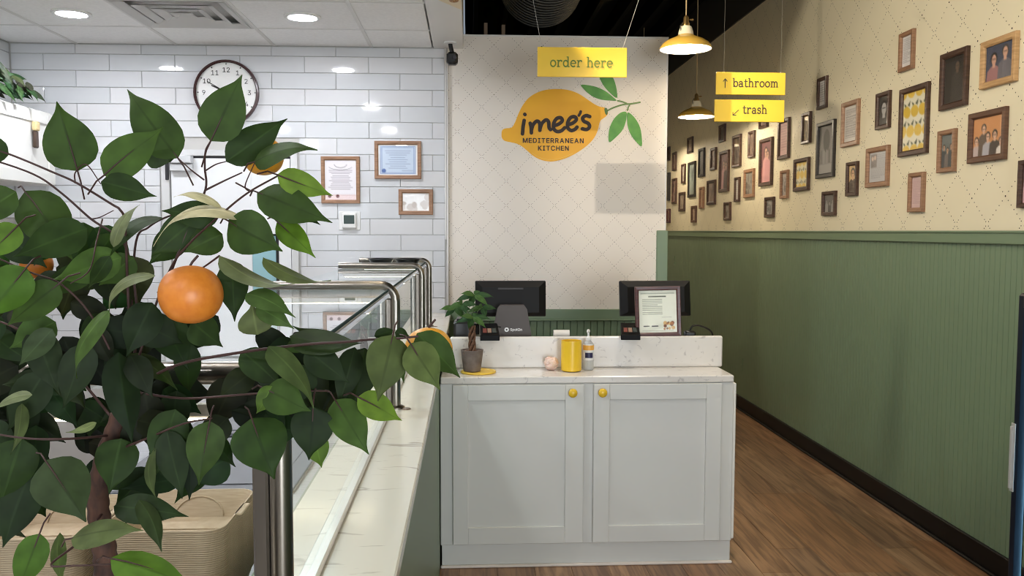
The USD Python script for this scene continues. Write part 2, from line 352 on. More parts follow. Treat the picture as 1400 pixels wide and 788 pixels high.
# ------------------------------------------------------------------ kitchen ceiling fittings
def downlight(x, y, label, group=None):
    t = thing('recessed_light', label, 'ceiling light', (x, y, ZC-.008), group)
    part(t, 'trim_ring', M().lathe([(.098, 0), (.102, .004), (.100, .011), (.078, .011), (.076, .004), (.080, 0), (.098, 0)], (x, y, ZC-.008), 36), plastic_white, 40)
    part(t, 'lens', M().lathe([(0, .004), (.076, .004), (.076, .009), (0, .009)], (x, y, ZC-.008), 36), mat_emit('led_lens', (245, 248, 255), KITCHEN))
    return t
downlight(-2.155, 4.885, 'round recessed ceiling light nearer the left corner, left of the air vent')
downlight(-.912, 4.892, 'round recessed ceiling light right of the air vent, nearer the papered wall')
for y in (3.05, 1.2, -.7):
    for x in (-2.155, -.912): downlight(x, y, 'round recessed ceiling light over the kitchen, outside the picture', 'recessed lights outside the picture')
for k, y in enumerate((1.15, 2.0, 2.85)):
    t = thing('can_light', 'white cylinder ceiling light over the service bar, outside the picture', 'ceiling light', (-.32, y, ZC-.2), 'bar ceiling lights outside the picture')
    part(t, 'can', M().lathe([(.080, .2), (.080, 0), (.076, 0), (.076, .185), (0, .185)], (-.32, y, ZC-.2), 32), plastic_black, 40)
    part(t, 'lens', M().lathe([(0, .18), (.074, .18), (.074, .184), (0, .184)], (-.32, y, ZC-.2), 32), mat_emit('led_lens_warm', (255, 236, 208), LEDGE))
x0, x1, y0, y1 = VENT; cxv, cyv = (x0+x1)/2, (y0+y1)/2
vt = thing('air_vent', 'square white four-way air vent set in the ceiling', 'vent', (cxv, cyv, ZC-.012))
vm = mat('vent_white', (196, 194, 190), .45)
part(vt, 'duct_neck', M().box(cxv-.29, cxv+.29, cyv-.29, cyv+.29, ZC+.05, ZC+.07, 0), mat('vent_dark', (10, 10, 9), .9))
for hw in (.288, .212, .136, .060):
    m = M(); hi = max(hw-.046, .016); zb, zt_ = ZC-.005, ZC+.010
    a = np.array([[-hw, -hw, zb], [hw, -hw, zb], [hw, hw, zb], [-hw, hw, zb], [-hi, -hi, zt_], [hi, -hi, zt_], [hi, hi, zt_], [-hi, hi, zt_]])
    a[:, 0] += cxv; a[:, 1] += cyv
    f = np.array([[i, (i+1) % 4, 4+(i+1) % 4, 4+i] for i in range(4)])
    b = a.copy(); b[:, 2] += .002; m.add(b, f); m.add(a, f[:, ::-1])
    part(vt, 'vane', m, vm)
part(vt, 'center_plate', M().box(cxv-.02, cxv+.02, cyv-.02, cyv+.02, ZC+.008, ZC+.012, .001), vm)
part(vt, 'flange', M().box(x0+.008, x1-.008, y0+.008, cyv-.29, ZC-.004, ZC+.004, .001).box(x0+.008, x1-.008, cyv+.29, y1-.008, ZC-.004, ZC+.004, .001).box(x0+.008, cxv-.29, cyv-.29, cyv+.29, ZC-.004, ZC+.004, .001).box(cxv+.29, x1-.008, cyv-.29, cyv+.29, ZC-.004, ZC+.004, .001), vm)
# scroll panel on the soffit
sp = thing('scroll_panel', 'cream and gold scrollwork panel at the soffit edge by the dark ceiling', 'ornament', (-.1, 4.2, ZC-.012))
SP = np.array([atZ(*p, ZC-.012)[:2] for p in ((596.5, -1), (628, 12.5))])
poly = Polygon([(SP[0][0], 3.2), (SP[0][0], SP[0][1]), (SP[1][0], SP[1][1]), (-.034, SP[1][1]), (-.034, 3.2)])
part(sp, 'backing', M().prism(poly, .012, (0, 0, ZC-.012), (1, 0, 0), (0, 1, 0)), mat('scroll_back', (232, 214, 180), .5))
for k in range(9):
    for q in (-1, 1):
        a = np.linspace(0, 3.6*PI, 26); rr = .007+.020*a/a[-1]; cx = -.094+q*.026; cy = SP[0][1]+(.05 if q > 0 else .0)-.035-k*.12
        part(sp, 'scroll', M().tube(np.c_[cx+q*rr*np.cos(a), cy+rr*np.sin(a)*1.2, np.full(26, ZC-.013)], .0042, 6), mat('scroll_gold', (170, 122, 74), .45), True)
# dome camera
q = atY(618, 78, 5.5)
sc = thing('security_camera', 'small black security camera under the soffit corner', 'camera', (q[0], q[1], q[2]))
part(sc, 'base', M().lathe([(0, 0), (.040, 0), (.044, -.012), (.0, -.014)], (q[0]-.01, q[1]-.02, ZC), 24), plastic_white, 40)
part(sc, 'bracket', M().tube([(q[0]-.01, q[1]-.02, ZC-.012), (q[0]-.008, q[1]-.02, ZC-.03), (q[0]+.002, q[1]-.02, q[2]+.02)], .014, 10), plastic_black, 40)
part(sc, 'body', M().box(q[0]-.033, q[0]+.037, q[1]-.05, q[1]+.02, q[2]-.052, q[2]+.024, .014), plastic_black)
part(sc, 'lens', M().lathe([(0, 0), (.012, 0), (.014, .008), (0, .008)], (q[0]+.016, q[1]-.058, q[2]-.012), 18, 'y'), mat('lens_glass', (60, 60, 66), .05), 40)

# ------------------------------------------------------------------ door, clock, papers and thermostat on the tiled wall
dr = thing('door_1', 'white kitchen door with a narrow window and a door closer', 'door', (-1.535, W, 0), kind='structure')
part(dr, 'door_frame', M().box(-1.965, -1.915, W-.03, W, 0, 2.125, .003).box(-1.145, -1.10, W-.03, W, 0, 2.125, .003).box(-1.915, -1.145, W-.03, W, 2.085, 2.125, .003), mat('door_frame', (205, 205, 205), .4))
part(dr, 'head_gap', M().box(-1.915, -1.145, W-.008, W, 2.07, 2.085, 0), plastic_black)
part(dr, 'door_leaf', M().box(-1.905, -1.40, W-.022, W, .02, 2.07, .002).box(-1.23, -1.15, W-.022, W, .02, 2.07, .002).box(-1.40, -1.23, W-.022, W, 1.58, 2.07, .002).box(-1.40, -1.23, W-.022, W, .02, .95, .002), mat('door_white', (228, 229, 231), .35))
part(dr, 'window_pane', M().box(-1.40, -1.245, W-.014, W-.008, .95, 1.58, 0), mat('teal_pane', (150, 190, 198), .06, emission_color=(0, 0, 0)))
part(dr, 'window_gasket', M().box(-1.247, -1.228, W-.026, W-.006, .94, 1.59, .002).box(-1.40, -1.23, W-.025, W-.006, 1.572, 1.585, .002), plastic_black)
part(dr, 'door_closer', M().box(-1.90, -1.76, W-.075, W-.022, 2.035, 2.085, .004).box(-1.90, -1.76, W-.06, W-.022, 1.985, 2.03, .004), mat('closer_grey', (196, 197, 199), .4))
part(dr, 'hinge', M().box(-1.935, -1.915, W-.042, W-.028, 1.93, 2.09, .002), mat('hinge_dark', (60, 60, 62), .4, .6))

ck = thing('wall_clock', 'round white wall clock with a dark rim reading ten to ten', 'clock', (-1.543, W-.009, 2.30))
c0 = np.array([-1.543, W-.012, 2.489]); RCK = .205
part(ck, 'rim', M().lathe([(RCK-.016, -.022), (RCK-.010, -.030), (RCK, -.026), (RCK+.003, -.010), (RCK, .003), (RCK-.016, .003)], c0, 56, 'y'), mat('clock_rim', (62, 36, 36), .3), 40)
part(ck, 'face', M().lathe([(0, -.008), (RCK-.014, -.008), (RCK-.014, 0), (0, 0)], c0, 56, 'y'), mat('clock_face', (232, 231, 228), .5), 40)
dark_ink = mat('dark_ink', (30, 27, 28), .5)
for h in range(1, 13):
    a = PI/2-h*PI/6; t = meshkit.text_mesh(str(h), .030, .0015); b = t.bounds
    p = np.asarray(t.vertices)-[(b[0][0]+b[1][0])/2, (b[0][1]+b[1][1])/2, 0]
    ctr = c0+[math.cos(a)*RCK*.70, -.0082, math.sin(a)*RCK*.70]
    part(ck, 'numeral', (np.c_[ctr[0]+p[:, 0], ctr[1]-p[:, 2], ctr[2]+p[:, 1]], t.faces), dark_ink)
m = M()
for h in range(12):
    a = h*PI/6; d = np.array([math.cos(a), 0, math.sin(a)]); m.tube([c0+d*RCK*.86+[0, -.009, 0], c0+d*RCK*.90+[0, -.009, 0]], .0035, 6)
part(ck, 'hour_marks', m, dark_ink)
for nm, h, l, r in (('hour_hand', 9.84, .50, .004), ('minute_hand', 10.0, .66, .0028)):
    a = PI/2-h*PI/6; d = np.array([math.cos(a), 0, math.sin(a)])
    part(ck, nm, M().tube([c0-d*.03+[0, -.012, 0], c0+d*RCK*l+[0, -.012, 0]], r, 6), dark_ink)
part(ck, 'glass', M().lathe([(0, -.021), (RCK-.012, -.020)], c0, 40, 'y'), mat_glass('clear_pane'), True)

frame_mats = {'dark': mat_noise('frame_dark_wood', (60, 38, 28), (82, 57, 43), (4, 4, 30), 3, rough=.4), 'tan': mat_noise('frame_tan_wood', (136, 100, 74), (158, 120, 91), (4, 4, 30), 3, rough=.45),
              'light': mat_noise('frame_light_wood', (176, 138, 92), (200, 160, 112), (4, 4, 30), 3, rough=.45), 'black': mat_noise('frame_black', (38, 33, 30), (52, 45, 40), (4, 4, 30), 3, rough=.35), 'maho': mat_noise('frame_mahogany', (64, 30, 28), (86, 44, 40), (4, 4, 30), 3, rough=.35),
              'brown': mat_noise('frame_brown_wood', (84, 56, 40), (106, 74, 54), (4, 4, 30), 3, rough=.45)}
print_mat = mat_vc('printed_sheet', .6)
def framed(name, label, cat, c, u, v, w, h, bw, dep, kind, painter, res=.005, seed=0, group=None, matw=0, cl=(238, 234, 226)):
    """a frame hanging on a wall: c is its centre on the wall face, u right and v up along the wall"""
    c, u, v = (np.asarray(k, float) for k in (c, u, v)); n = np.cross(u, v)
    t = thing(name, label, cat, c-v*h/2, group)
    prof = [(0, 0), (0, dep*.85), (bw*.12, dep), (bw*.75, dep*.92), (bw, dep*.6), (bw, 0)]
    P = []
    for d, k in prof:
        for sx, sy in ((-1, -1), (1, -1), (1, 1), (-1, 1)):
            P.append(c+u*sx*(w/2-d)+v*sy*(h/2-d)+n*k)
    F = []
    for a in range(len(prof)-1):
        for b in range(4): F.append([a*4+b, a*4+(b+1) % 4, (a+1)*4+(b+1) % 4, (a+1)*4+b])
    part(t, 'frame', M().add(P, F), frame_mats[kind])
    iw, ih = w-2*bw, h-2*bw
    pic = picture_mesh(c+n*dep*.30, u, v, iw, ih, painter, res, seed)
    part(t, 'picture', pic, print_mat)
    part(t, 'glass', M().add([c+u*a*iw/2+v*b*ih/2+n*dep*.5 for a, b in ((-1, -1), (1, -1), (1, 1), (-1, 1))], [[0, 1, 2, 3]]), mat_glass('clear_pane'))
    return t
# painters of small prints
def p_letter(bg=(226, 222, 222), ink=(150, 145, 148), rows=16, mar=.1):
    def f(d, w, h, r):
        d.rectangle((0, 0, w, h), bg)
        for k in range(rows):
            y = h*(mar+(1-2*mar)*k/rows); x = w*mar; e = w*(1-mar)*(1 if r.random() > .25 else r.uniform(.5, .95))
            while x < e:
                l = w*r.uniform(.04, .12); d.line((x, y, min(x+l, e), y), ink, max(1, int(h/rows*.32))); x += l+w*.025
    return f
def p_certificate(bg, border, text):
    def f(d, w, h, r):
        d.rectangle((0, 0, w, h), (236, 234, 232)); d.rectangle((w*.05, h*.05, w*.95, h*.95), bg)
        for k in (.06, .09): d.rectangle((w*k, h*k, w*(1-k), h*(1-k)), None, border, max(1, int(w*.012)))
        for k in range(9):
            y = h*(.2+.07*k); l = w*r.uniform(.12, .36); d.line((w/2-l, y, w/2+l, y), text, max(1, int(h*.014)))
        d.ellipse((w*.1, h*.78, w*.2, h*.78+w*.1), border); d.line((w*.6, h*.84, w*.88, h*.84), text, 2)
    return f
def p_license(d, w, h, r):
    d.rectangle((0, 0, w, h), (232, 228, 232))
    d.arc((w*.3, h*.03, w*.7, h*.2), 0, 180, (120, 110, 120), int(w*.02)); d.arc((w*.12, h*.05, w*.88, h*.25), 20, 160, (90, 85, 95), int(w*.015))
    for k in range(12):
        y = h*(.26+.042*k); l = w*r.uniform(.2, .4); d.line((w/2-l, y, w/2+l, y), (110, 100, 112), max(1, int(h*.012)))
    d.rectangle((0, h*.86, w, h), (226, 205, 205))
    for x in (.15, .4): d.ellipse((w*x-w*.05, h*.86, w*x+w*.05, h*.86+w*.1), (96, 40, 40))
def p_people(bg, folk, floor=None, sepia=None):
    """folk: (x, head y, scale, clothing, hair, skin)"""
    def f(d, w, h, r):
        d.rectangle((0, 0, w, h), bg)
        if floor: d.rectangle((0, h*.62, w, h), floor)
        for x, y, s, cl, hair, skin in folk:
            R = h*.085*s; cx, cy = w*x, h*y
            d.polygon([(cx-2.3*R, h), (cx-2.0*R, cy+2.0*R), (cx-.8*R, cy+1.25*R), (cx+.8*R, cy+1.25*R), (cx+2.0*R, cy+2.0*R), (cx+2.3*R, h)], cl)
            d.rectangle((cx-.4*R, cy+.7*R, cx+.4*R, cy+1.5*R), skin)
            d.ellipse((cx-1.05*R, cy-1.3*R, cx+1.05*R, cy+.9*R), hair); d.ellipse((cx-.72*R, cy-.85*R, cx+.72*R, cy+1.0*R), skin)
            d.line((cx-.5*R, cy-.05*R, cx+.5*R, cy-.05*R), tuple(int(k*.45) for k in skin), max(1, int(R*.22)))
    return f
def p_lemons(bg=(232, 226, 204), n=4):
    def f(d, w, h, r):
        d.rectangle((0, 0, w, h), bg); m = max(2, int(n*h/w))
        for i in range(m+1):
            for j in range(n+1):
                x = w*(j+(.5 if i % 2 else 0))/n; y = h*i/m; R = w/n*.39; a = r.uniform(-.5, .5)
                pts = [(x+R*1.25*math.cos(t)*math.cos(a)-R*math.sin(t)*math.sin(a), y+R*1.25*math.cos(t)*math.sin(a)+R*math.sin(t)*math.cos(a)) for t in np.linspace(0, 6.28, 16)]
                d.polygon(pts, (222, 186, 62)); d.polygon([(x+R*.2, y-R*1.2), (x+R*1.1, y-R*1.9), (x+R*.9, y-R*.9)], (62, 72, 46)); d.polygon([(x-R*.2, y-R*1.2), (x-R*1.0, y-R*1.6), (x-R*.6, y-R*.9)], (70, 80, 50))
    return f
def p_blur(c1, c2, n=40):
    def f(d, w, h, r, c1=c1):
        c1 = tuple(min(255, int(v*1.25)) for v in c1); d.rectangle((0, 0, w, h), c1)
        for k in range(n):
            x, y, a, b = r.uniform(0, w), r.uniform(.15*h, h), r.uniform(.05, .16)*w, r.uniform(.06, .25)*h; t = r.random()
            d.ellipse((x-a, y-b, x+a, y+b), tuple(int(p*t+q*(1-t)) for p, q in zip(c1, c2)))
    return f

U_B, V_ = (1, 0, 0), (0, 0, 1)
def back_frame(label, px, kind, painter, bw, y=W-.009):
    a, b = atY(px[0], px[1], y), atY(px[2], px[3], y)
    framed('framed_certificate', label, 'framed certificate', ((a[0]+b[0])/2, y, (a[2]+b[2])/2), U_B, V_, b[0]-a[0], a[2]-b[2], bw, .018, kind, painter, .0045)
back_frame('tan framed upright licence sheet on the tiled wall above the thermostat', (439, 214, 492.5, 278.5), 'tan', p_license, .024)
back_frame('tan framed certificate with a blue border, highest of the three on the tiles', (512, 193, 576, 245), 'tan', p_certificate((196, 210, 228), (78, 104, 160), (110, 125, 160)), .024)
back_frame('smallest tan framed certificate on the tiles, nearest the papered wall', (545, 259, 592, 294), 'tan', p_blur((216, 212, 214), (190, 178, 170), 14), .026)
a = atY(478, 302, W-.009)
th = thing('thermostat', 'square white thermostat with a grey screen on the tiles', 'thermostat', (a[0], a[1], a[2]-.075))
part(th, 'wall_plate', M().box(a[0]-.070, a[0]+.070, a[1]-.006, a[1], a[2]-.06, a[2]+.06, .003), plastic_white)
part(th, 'housing', M().box(a[0]-.048, a[0]+.048, a[1]-.026, a[1]-.006, a[2]-.052, a[2]+.052, .008), plastic_white)
part(th, 'screen', M().box(a[0]-.034, a[0]+.034, a[1]-.028, a[1]-.024, a[2]-.020, a[2]+.036, .002), mat('thermo_screen', (58, 74, 70), .2))

# ------------------------------------------------------------------ upper cabinet with the trailing plant
XF = -2.55; YE = atX(74, 158, XF)[1]
uc = thing('upper_cabinet', 'white wall cabinet at the left edge under the trailing plant', 'cabinet', (-2.72, 4.3, 1.88))
cab_white = mat('cabinet_white', (222, 221, 217), .38)
part(uc, 'body', M().box(XL+.01, XF-.02, 3.2, YE, 1.88, 2.325, .003), cab_white)
for y0, y1 in ((3.21, 4.30), (4.31, YE-.01)):
    d = part(uc, 'door', M().box(XF-.02, XF-.008, y0, y1, 1.885, 2.315, .002).box(XF-.012, XF, y0, y0+.07, 1.885, 2.315, .002).box(XF-.012, XF, y1-.07, y1, 1.885, 2.315, .002).box(XF-.012, XF, y0+.07, y1-.07, 2.245, 2.315, .002).box(XF-.012, XF, y0+.07, y1-.07, 1.885, 1.955, .002), cab_white)
    hq = atX(49, 171, XF+.015); part(d, 'handle', M().box(XF, XF+.03, hq[1]-.022 if y1 > 5 else y0+.06, hq[1]+.022 if y1 > 5 else y0+.1, 2.19, 2.245, .006), mat('knob_wood', (214, 190, 140), .5)); part(d, 'handle', M().box(XF, XF+.022, hq[1]-.02 if y1 > 5 else y0+.062, hq[1]+.02 if y1 > 5 else y0+.098, 2.09, 2.19, .006), mat('knob_dark', (70, 52, 42), .5))
tp = thing('trailing_plant', 'dark green trailing plant on top of the left wall cabinet', 'potted plant', (-2.62, 4.75, 2.325))
part(tp, 'pot', M().lathe([(0, 0), (.055, 0), (.07, .11), (.062, .11), (.05, .012), (0, .012)], (-2.66, 4.85, 2.325), 24), mat('pot_cream', (205, 196, 180), .5), 40)
leaf_vc = mat_vc('leaf_print', .58, .15, specular_ior_level=.16)
LT = np.array([0, .04, .12, .24, .36, .48, .60, .70, .79, .87, .935, 1.0]); LWD = np.array([.02, .40, .76, .97, 1.0, .95, .80, .60, .36, .17, .085, .02])
_t = np.linspace(0, 1, 21)**.9; LWD = np.interp(_t, LT, LWD); LT = _t
LS = np.array([-1, -.72, -.4, -.085, -.035, .035, .085, .4, .72, 1])
def leaf_mesh(base, tip, nrm, width, col, vein, bend=.1, fold=.12, wave=0.0, seed=0, twist=0.0, slim=False, curl=0.0):
    """a blade with a drip tip: base to tip, nrm the side that carries the midrib colour"""
    base, tip = np.asarray(base, float), np.asarray(tip, float); ax = tip-base; L = np.linalg.norm(ax); ax /= L
    n = np.asarray(nrm, float); n = n-ax*(n@ax); n /= np.linalg.norm(n)+1e-12; s = np.cross(n, ax)
    ph = seed*1.7; V = []; C = []; wd = LWD if not slim else LWD**1.15
    for t, w in zip(LT, wd):
        tw = twist*(t-.3); nn = n*math.cos(tw)+s*math.sin(tw); ss = s*math.cos(tw)-n*math.sin(tw)
        arch = bend*L*(4*t*(1-t))*.5-bend*L*.55*max(0, t-.75)
        for k in LS:
            off = k*w*width/2; lift = -fold*abs(off)*1.2+wave*width*math.sin(7*t+ph+2.2*k)*abs(k)
            V.append(base+ax*t*L+ss*(off+curl*L*(t*(1-t)+.9*max(0, t-.72)**2*4))+nn*(arch+lift))
            g = 1+.10*math.sin(13*t+3*k+ph)+.05*math.sin(31*t*abs(k)+ph)
            C.append(vein if abs(k) < .05 else np.asarray(col)*g)
    a, b = len(LT), len(LS); i, j = np.meshgrid(np.arange(a-1), np.arange(b-1), indexing='ij')
    q = np.stack([i*b+j, i*b+j+1, (i+1)*b+j+1, (i+1)*b+j], -1).reshape(-1, 4)
    m = M(); m.add(V, q); m.c = [np.array(C)]; return m
rng = random.Random(7)
for k in range(96):
    a = rng.uniform(-.9, .9); y = 4.85+rng.uniform(-.42, .40); zz = 2.415+rng.uniform(-.03, .13)*(1-abs(y-4.8))
    b = np.array([-2.60+rng.uniform(-.08, .06), y, zz]); d = np.array([rng.uniform(.01, .10), rng.uniform(-.09, .12), rng.uniform(-.13, .02)])
    c = lin((34+rng.randrange(24), 52+rng.randrange(28), 36+rng.randrange(12)))
    t = b+d
    if t[0] < XF+.035: t[2] = max(t[2], 2.36)
    part(tp, 'leaf', leaf_mesh(b, t, (1, -.6, .6), .045, c, c*1.5, .15, seed=k, slim=True), leaf_vc, True)
part(tp, 'stem', M().tube([(-2.66, 4.85, 2.40), (-2.62, 4.87, 2.47), (-2.58, 4.95, 2.46), (-2.56, 5.1, 2.40)], .004, 6).tube([(-2.66, 4.85, 2.40), (-2.62, 4.7, 2.47), (-2.58, 4.55, 2.44)], .004, 6), mat('stem_green', (70, 84, 48), .6), True)

# ------------------------------------------------------------------ sign painted on the papered wall
CR = lambda x, y: atY(680+x/4.377, 50+y/4.377, W)[[0, 2]]   # a point measured on the wall plane
def wall_poly(pts, smooth=0):
    P = np.array([CR(*p) for p in pts])
    if smooth:
        n = len(P); Q = []
        for i in range(n):
            p0, p1, p2, p3 = P[i-1], P[i], P[(i+1) % n], P[(i+2) % n]
            for t in np.linspace(0, 1, smooth, endpoint=False):
                Q.append(.5*((2*p1)+(-p0+p2)*t+(2*p0-5*p1+4*p2-p3)*t*t+(-p0+3*p1-3*p2+p3)*t**3))
        P = np.array(Q)
    return Polygon(P).buffer(0)
def spline(P, n=8):
    P = np.asarray(P, float); P = np.vstack([2*P[0]-P[1], P, 2*P[-1]-P[-2]]); Q = []
    for i in range(1, len(P)-2):
        p0, p1, p2, p3 = P[i-1:i+3]
        for t in np.linspace(0, 1, n, endpoint=False): Q.append(.5*((2*p1)+(-p0+p2)*t+(2*p0-5*p1+4*p2-p3)*t*t+(-p0+3*p1-3*p2+p3)*t**3))
    return np.array(Q+[P[-2]])
def wall_stroke(pts, r, n=8): return LineString(spline([CR(*p) for p in pts], n)).buffer(r*5.68/FPX/4.377*1.0)
def on_wall(shape, y0, d): return M().prism(shape, d, (0, y0, 0), (1, 0, 0), (0, 0, 1))
lg = thing('wall_sign', 'big yellow lemon sign with brown lettering on the papered wall', 'sign', (.45, W, 2.1))
lemon = wall_poly([(25, 585), (30, 560), (50, 550), (85, 545), (105, 515), (125, 465), (150, 415), (185, 370), (230, 340), (280, 322), (340, 315), (400, 317), (450, 328), (495, 348), (540, 378), (580, 405), (612, 420), (640, 426), (656, 440), (661, 462), (645, 482), (620, 500), (610, 520), (600, 562), (580, 605), (545, 645), (500, 680), (450, 710), (400, 732), (350, 745), (310, 748), (260, 738), (215, 715), (180, 685), (150, 660), (120, 643), (80, 633), (45, 625), (28, 608)], 4)
part(lg, 'lemon', on_wall(lemon, W, .004), mat_noise('lemon_yellow', (243, 180, 26), (236, 170, 25), (1, 1, 1), 4, rough=.5))
part(lg, 'outline', on_wall(lemon.buffer(-.010).difference(lemon.buffer(-.0125)).intersection(sbox(.12, 0, 2, 2.12)), W-.004, .0012), mat('lemon_light', (240, 196, 80), .5))
leaf_green = mat_noise('sign_leaf', (92, 158, 66), (72, 138, 54), (1, 1, 1), 14, rough=.5)
for pts in ([(500, 290), (545, 292), (600, 305), (650, 330), (690, 362), (712, 383), (680, 383), (630, 379), (580, 364), (540, 337), (515, 312)],
            [(598, 205), (640, 205), (672, 222), (692, 248), (706, 285), (715, 330), (714, 368), (675, 338), (640, 300), (612, 250)],
            [(770, 452), (738, 456), (700, 490), (674, 540), (665, 590), (670, 633), (705, 607), (745, 565), (765, 520), (773, 480)],
            [(780, 455), (815, 480), (845, 525), (860, 575), (864, 655), (835, 635), (800, 590), (782, 545), (776, 500)]):
    lf = part(lg, 'leaf', on_wall(wall_poly(pts, 4), W, .004), leaf_green)
stem_m = mat('sign_stem', (96, 128, 66), .5)
part(lg, 'stem', on_wall(unary_union([wall_stroke([(650, 452), (662, 442), (700, 424), (755, 407), (800, 403), (853, 394)], 4.5), wall_stroke([(720, 385), (745, 390), (772, 400)], 4), wall_stroke([(792, 408), (784, 422), (778, 442)], 4)]), W, .004), stem_m)
part(lg, 'calyx', on_wall(wall_poly([(640, 432), (652, 428), (660, 445), (656, 470), (645, 462)], 3), W-.004, .0015), mat('calyx_green', (70, 108, 48), .5))
ink = mat('brown_ink', (42, 25, 17), .55)
R_ = 10.5
glyphs = {'letter': [[(160, 502), (154, 540), (150, 582)]], 'letter_': []}
def letter(sh): part(lg, 'letter', on_wall(unary_union(sh), W-.004, .003), ink)
letter([wall_stroke([(160, 503), (154, 540), (150, 583)], R_), wall_stroke([(163, 466), (165, 468)], 10)])
letter([wall_stroke([(196, 520), (202, 548), (203, 577)], R_), wall_stroke([(203, 560), (214, 528), (236, 507), (252, 520), (254, 562)], R_), wall_stroke([(254, 555), (266, 522), (290, 500), (306, 512), (309, 545), (318, 558)], R_)])
for dx, dy in ((0, 0), (84, -6)):
    letter([wall_stroke([(337, 535), (368, 524), (388, 504), (378, 487), (354, 492), (337, 520), (337, 552), (356, 569), (382, 565), (402, 547)] if dx == 0 else [(337+dx, 535+dy), (368+dx, 524+dy), (388+dx, 504+dy), (378+dx, 487+dy), (354+dx, 492+dy), (337+dx, 520+dy), (337+dx, 552+dy), (356+dx, 569+dy), (378+dx, 563+dy), (392+dx, 549+dy)], R_)])
letter([wall_stroke([(498, 450), (494, 462), (487, 473)], 8)])
letter([wall_stroke([(552, 480), (530, 474), (510, 488), (518, 508), (542, 520), (551, 540), (534, 557), (508, 553)], R_)])
def text_fit(txt, x0, x1, yb, yt, bold=True):
    """capitals spread between x0 and x1 of the measured wall plane"""
    a, b = CR(x0, yb), CR(x1, yt); hgt = b[1]-a[1]
    ms = [meshkit.text_mesh(ch, hgt, .003, bold) for ch in txt]; ws = [t.bounds[1][0]-t.bounds[0][0] for t in ms]
    gap = ((b[0]-a[0])-sum(ws))/(len(txt)-1); x = a[0]
    for t, w_ in zip(ms, ws):
        p = np.asarray(t.vertices); part(lg, 'letter', (np.c_[x+p[:, 0]-t.bounds[0][0], W-.004-p[:, 2], a[1]+p[:, 1]], t.faces), ink); x += w_+gap
text_fit('MEDITERRANEAN', 152, 516, 636, 611, True); text_fit('KITCHEN', 243, 427, 682, 656, True)

# ------------------------------------------------------------------ hanging signs in slab serif lettering
def glyph(ch):
    S, s = .098, .068
    L = lambda *p: LineString(p).buffer(S, cap_style=2, join_style=2)
    T = lambda *p: LineString(p).buffer(s, cap_style=2)
    def arc(cx, cy, rx, ry, a0, a1, w=S): t = np.radians(np.linspace(a0, a1, 26)); return LineString(np.c_[cx+rx*np.cos(t), cy+ry*np.sin(t)]).buffer(w, cap_style=2)
    if ch == 'o': return [arc(.5, .5, .40, .44, 0, 360)], 1.0
    if ch == 'r': return [L((.25, 0), (.25, 1)), T((.02, .05), (.52, .05)), T((.02, .95), (.25, .95)), arc(.62, .52, .36, .42, 60, 180), Point(.78, .84).buffer(.11)], .92
    if ch == 'd': return [arc(.46, .5, .36, .44, 0, 360), L((.84, 0), (.84, 1.5)), T((.60, 1.45), (.84, 1.45)), T((.84, .05), (1.08, .05))], 1.1
    if ch == 'b': return [arc(.62, .5, .36, .44, 0, 360), L((.24, 0), (.24, 1.5)), T((.0, 1.45), (.24, 1.45))], 1.05
    if ch == 'e': return [arc(.5, .5, .40, .44, 0, 315), T((.12, .52), (.88, .52))], .98
    if ch == 'h': return [L((.24, 0), (.24, 1.5)), T((.0, 1.45), (.24, 1.45)), T((.02, .05), (.46, .05)), arc(.55, .60, .31, .34, 0, 180), L((.86, .62), (.86, 0)), T((.64, .05), (1.08, .05))], 1.12
    if ch == 'm': return [L((.24, 0), (.24, 1)), T((.0, .95), (.24, .95)), T((.02, .05), (.46, .05)), arc(.50, .62, .26, .32, 0, 180), L((.76, .64), (.76, 0)), T((.56, .05), (.96, .05)), arc(1.02, .62, .26, .32, 0, 180), L((1.28, .64), (1.28, 0)), T((1.08, .05), (1.50, .05))], 1.55
    if ch == 'a': return [arc(.46, .62, .30, .32, 0, 150), Point(.20, .78).buffer(.10), L((.76, .64), (.76, .12)), T((.72, .05), (1.0, .05)), arc(.44, .29, .32, .24, 0, 360)], 1.0
    if ch == 't': return [L((.34, .2), (.34, 1.32)), T((.05, .95), (.72, .95)), arc(.56, .24, .22, .19, 180, 340)], .78
    if ch == 's': return [arc(.42, .735, .27, .21, 20, 270), arc(.42, .285, .29, .24, -160, 90), T((.68, .70), (.68, .98)), T((.12, .02), (.12, .32))], .85
    if ch == '^': return [LineString([(.4, -.1), (.4, 1.35)]).buffer(.06), LineString([(.08, .95), (.4, 1.35), (.72, .95)]).buffer(.06)], .9
    if ch == '/': return [LineString([(.05, .0), (.95, .85)]).buffer(.06), LineString([(.05, .45), (.05, .0), (.55, .0)]).buffer(.06)], 1.1
    return [], .55
def hang_sign(label, cat_label, x0, x1, z0, z1, y, items, inkmat, xh, wires):
    t = thing('hanging_sign', label, 'sign', ((x0+x1)/2, y, z0))
    part(t, 'board', M().box(x0, x1, y, y+.012, z0, z1, .0015), mat_noise('sign_yellow', (255, 211, 58), (252, 206, 54), (1, 1, 1), 6, rough=.35))
    for txt, sx, sz, sc, sv in items:
        x = sx
        for ch in txt:
            g, adv = glyph(ch)
            if g:
                sh = shapely.affinity.translate(shapely.affinity.scale(unary_union(g), sc, sv, origin=(0, 0)), x, sz)
                part(t, 'arrow' if ch in '^/' else 'letter', M().prism(sh, .0015, (0, y, 0), (1, 0, 0), (0, 0, 1)), inkmat)
            x += (adv+.07)*sc
    for a, b in wires: part(t, 'wire', M().tube([a, b], .0012 if 'order' in label else .0007, 5), mat('wire_grey', (196, 190, 178), .4, .5) if 'order' in label else mat('wire_dark', (120, 112, 98), .5)); part(t, 'eyelet', M().sphere(a, .005, 1), steel)
    return t
import shapely.affinity
